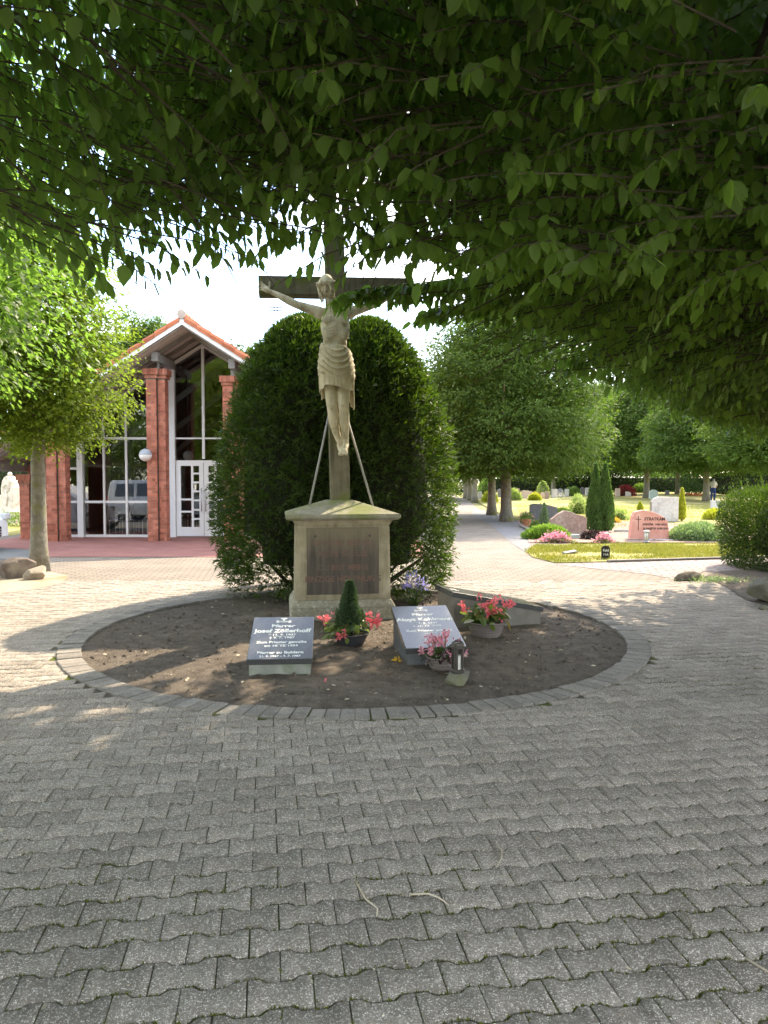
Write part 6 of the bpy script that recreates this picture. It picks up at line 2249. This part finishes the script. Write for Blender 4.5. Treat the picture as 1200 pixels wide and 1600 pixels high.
all_leaf = []
for key, tx, ty, R_, zb, zt, ntw, seed, label in CROWNS:
    r_ = np.random.default_rng(seed)
    t = empty('hornbeam', (tx, ty, 0), 0, label, 'tree', 'hornbeams overhead')
    # twig starts: a dense underside, a looser upper crown
    def starts(want, u0, u1):
        n = want * 6
        a = r_.uniform(0, 6.283, n)
        u = u0 + (u1 - u0) * r_.uniform(0, 1, n)
        rho = np.sqrt(r_.uniform(0, 1, n))
        A = np.stack([np.cos(a), np.sin(a), u * 2], -1)
        prof = np.interp(u, [0, .08, .3, .7, 1], [.86, .97, 1, .85, .5]) * (1 + .07 * sines(A, seed, 2.5))
        C = np.stack([tx + R_ * prof * rho * np.cos(a), ty + R_ * prof * rho * np.sin(a), 0 * a], -1)
        if key == 'right':                               # unseen upper crown pushed out over the square to shade the paving
            C[:, 0] -= 1.4 * u
            C[:, 1] += 2.3 * u
        sag = .16 * sines(C[:, :2], seed + 2, 1.3) + .07 * sines(C[:, :2], seed + 3, 4)
        C[:, 2] = zb + sag + .10 + (zt - zb) * u + .12 * (1 - rho) + .55 * np.clip((2.9 - C[:, 1]) / 1.3, 0, 1)
        ok = (opening(C) > .16 + .10 * r_.normal(size=n)) & (np.linalg.norm(C - (0, 0, CAM_H), axis=1) > 1.55)
        return C[ok][:want]
    C = np.concatenate([starts(ntw[0], 0, .26), starts(ntw[1], .24, 1)])
    n = len(C)
    up_ = np.arange(n) >= n - ntw[1]
    a = np.zeros(n)
    # twig directions: outward from the trunk, nearly level, arching down at the tip
    O = np.stack([C[:, 0] - tx, C[:, 1] - ty, 0 * a], -1)
    O = unit(unit(O) + r_.normal(0, .55, (n, 3)) * (1, 1, .25))
    side = unit(np.cross(O, (0, 0, 1)))
    K = 11
    ln_ = r_.uniform(.28, .55, n)
    s = np.linspace(.05, 1, K)[None, :, None]
    drop = r_.uniform(.02, .22, n)[:, None, None]
    P = C[:, None] + O[:, None] * (ln_[:, None, None] * s) - np.array([0, 0, 1.0]) * drop * s * s
    sg = np.where(np.arange(K) % 2 == 0, 1.0, -1.0)[None, :, None]
    hang = r_.uniform(.9, 2.4, (n, K, 1))
    T = O[:, None] * .45 + side[:, None] * sg * .75 - np.array([0, 0, 1.0]) * hang + r_.normal(0, .25, (n, K, 3))
    N = O[:, None] * .8 + np.array([0, 0, .55]) + side[:, None] * sg * .35 + r_.normal(0, .38, (n, K, 3))
    P, T, N = P.reshape(-1, 3), T.reshape(-1, 3), N.reshape(-1, 3)
    size = r_.uniform(.052, .090, len(P)) * np.repeat(np.where(up_, 1.9, 1.0), K)  # unseen upper leaves enlarged to block more sun
    upper = np.repeat(up_, K)
    keep = (opening(P + unit(T) * size[:, None]) > -.12) & (np.linalg.norm(P - (0, 0, CAM_H), axis=1) > 1.15)
    P, T, N, size, upper = P[keep], T[keep], N[keep], size[keep], upper[keep]
    o = link('upper_foliage', leaf_mesh('upper_foliage', (P - (tx, ty, 0))[upper], T[upper], N[upper], size[upper] * 1.1, size[upper] * .74, tri=True), M['hornbeam'], t)
    o['kind'] = 'stuff'
    P, T, N, size = P[~upper], T[~upper], N[~upper], size[~upper]
    hi = key != 'far'
    if hi:                                               # the largest leaves in view are parts of their own
        x_, y_, d_ = px_of(P)
        vis = (d_ > .3) & (x_ > -30) & (x_ < 1230) & (y_ > -30) & (y_ < 760)
        # in front: no other leaf much nearer in the same small patch
        cell = (np.clip(x_, -50, 1250) // 26).astype(int) * 1000 + (np.clip(y_, -50, 800) // 26).astype(int)
        o_ = np.lexsort((d_, cell))
        o_ = o_[vis[o_]]
        first = np.unique(cell[o_], return_index=True)[1]
        front = np.concatenate([o_[np.minimum(first + q, len(o_) - 1)] for q in (0, 1)])
        front = np.unique(front)
        front = front[np.argsort(-(size[front] / d_[front]))][:150]
        me = np_mesh('leaf', LEAF_HI_V, LEAF_HI_F)
        me.materials.append(M['hornbeam'])
        fr = leaf_frames(P[front] - (tx, ty, 0), T[front], N[front], size[front], size[front] * .64)
        for k in range(len(front)):
            o = bpy.data.objects.new('leaf', me)
            col.objects.link(o)
            o.parent = t
            o.matrix_basis = Matrix([list(q) for q in fr[k]])
        msk = np.ones(len(P), bool)
        msk[front] = False
        P, T, N, size = P[msk], T[msk], N[msk], size[msk]
    o = link('foliage', leaf_mesh('foliage', P - (tx, ty, 0), T, N, size, size * .64, hi), M['hornbeam'], t)
    o['kind'] = 'stuff'
    # twigs of the lower layers
    low = np.argsort(C[:, 2])[:int(n * .30)]
    tw = MB()
    for q in low:
        c = C[q] - (tx, ty, 0)
        e1 = c + O[q] * ln_[q] * .5 - (0, 0, drop[q, 0, 0] * .25)
        e2 = c + O[q] * ln_[q] - (0, 0, drop[q, 0, 0])
        b0 = c - O[q] * .18 + (0, 0, .05)
        tw.tube([tuple(b0), tuple(e1), tuple(e2)], [.0045, .0032, .0016], 3, cap=False)
    o = tw.build('twigs', M['twig'], t)
    o['kind'] = 'stuff'
    # trunk and limbs
    trunk_mesh(r_, 3.4, .17, .13).build('trunk', M['bark'], t, smooth=True)
    nl = 15
    for q in range(nl):
        b_ = 2 * math.pi * q / nl + r_.uniform(-.2, .2)
        z0 = zb + r_.uniform(.0, 1.2)
        rr_ = R_ * r_.uniform(.65, .95)
        pts = []
        for w_ in (0, .2, .4, .6, .8, 1.0):
            bb = b_ + .25 * math.sin(3 * w_ + q)
            pts.append(Vector((rr_ * w_ * math.cos(bb), rr_ * w_ * math.sin(bb), z0 + .30 + .35 * math.sin(w_ * 2.4) + .05 * math.sin(9 * w_ + q))))
        Pw = np.array([tuple(v) for v in pts]) + (tx, ty, 0)
        far_ok = (opening(Pw) > .7) & (np.linalg.norm(Pw - (0, 0, CAM_H), axis=1) > 1.5)
        m_ = int(np.argmin(far_ok)) if not far_ok.all() else len(pts)
        if m_ < 3:
            continue
        mb = MB()
        r0 = r_.uniform(.022, .045)
        mb.tube(pts[:m_], [r0 * (1 - .85 * i / 5) for i in range(m_)], 7)
        limb = mb.build('limb', M['bark_dark'], t, smooth=True)
        for w_ in range(1, m_ - 1):
            for sd in (-1, 1):
                d_ = (pts[w_ + 1] - pts[w_]).normalized()
                sv = d_.cross(Vector((0, 0, 1))) * sd
                e = pts[w_] + (d_ * .7 + sv * .8) * r_.uniform(.5, .9) + Vector((0, 0, r_.uniform(-.05, .15)))
                Pe = np.array([tuple(e)]) + (tx, ty, 0)
                if opening(Pe)[0] < .6 or np.linalg.norm(Pe[0] - (0, 0, CAM_H)) < 1.5:
                    continue
                mb = MB()
                mb.tube([tuple(pts[w_]), tuple(pts[w_].lerp(e, .5) + Vector((0, 0, .03))), tuple(e)], [.012, .008, .004], 5)
                mb.build('twig', M['bark_dark'], limb, smooth=True)

# the spray reaching out before the right arm of the cross, part of the right-hand tree
t = [o for o in bpy.data.objects if o.get('label') == CROWNS[0][8]][0]
r_ = np.random.default_rng(515)


def spray_branch(pts, n_side, K=9):
    pts = [np.array(p, float) for p in pts]
    mb = MB()
    mb.tube([tuple(p - (t.location.x, t.location.y, 0)) for p in pts], [.009 - .007 * i / (len(pts) - 1) for i in range(len(pts))], 5)
    mb.build('limb', M['twig'], t, smooth=True)
    S = np.linspace(0, 1, n_side)
    cum = np.linspace(0, 1, len(pts))
    base = np.stack([np.interp(S, cum, [p[i] for p in pts]) for i in range(3)], -1)
    d = unit(np.gradient(base, axis=0))
    sd = unit(np.cross(d, (0, 0, 1)))
    P, T, N = [], [], []
    for i in range(n_side):
        sgn = 1 if i % 2 else -1
        o_ = unit(d[i] * .8 + sd[i] * sgn * .6 + r_.normal(0, .15, 3) * (1, 1, .4))
        l_ = r_.uniform(.16, .34) * (1.1 - .5 * S[i])
        for k in range(K):
            q = k / (K - 1)
            P.append(base[i] + o_ * l_ * q - (0, 0, .06 * q * q))
            s2 = unit(np.cross(o_, (0, 0, 1))) * (1 if k % 2 else -1)
            T.append(o_ * .4 + s2 * .6 + (0, 0, -r_.uniform(.5, 1.4)) + r_.normal(0, .2, 3))
            N.append(o_ * .5 + (0, 0, .7) + r_.normal(0, .4, 3))
    P, T, N = np.array(P), np.array(T), np.array(N)
    L = r_.uniform(.065, .100, len(P))
    o = link('foliage', leaf_mesh('foliage', P - (t.location.x, t.location.y, 0), T, N, L, L * .6, True), M['hornbeam'], t)
    o['kind'] = 'stuff'


spray_branch([(1.9, 4.9, 3.05), (1.2, 4.85, 2.95), (.60, 4.80, 2.86), (.10, 4.75, 2.79), (-.20, 4.72, 2.75)], 60, 11)
spray_branch([(1.9, 5.1, 2.95), (1.3, 5.05, 2.86), (.75, 5.0, 2.76), (.35, 4.95, 2.70)], 44, 11)
spray_branch([(1.9, 4.6, 2.95), (1.2, 4.55, 2.84), (.6, 4.5, 2.77), (.15, 4.5, 2.72)], 40, 10)
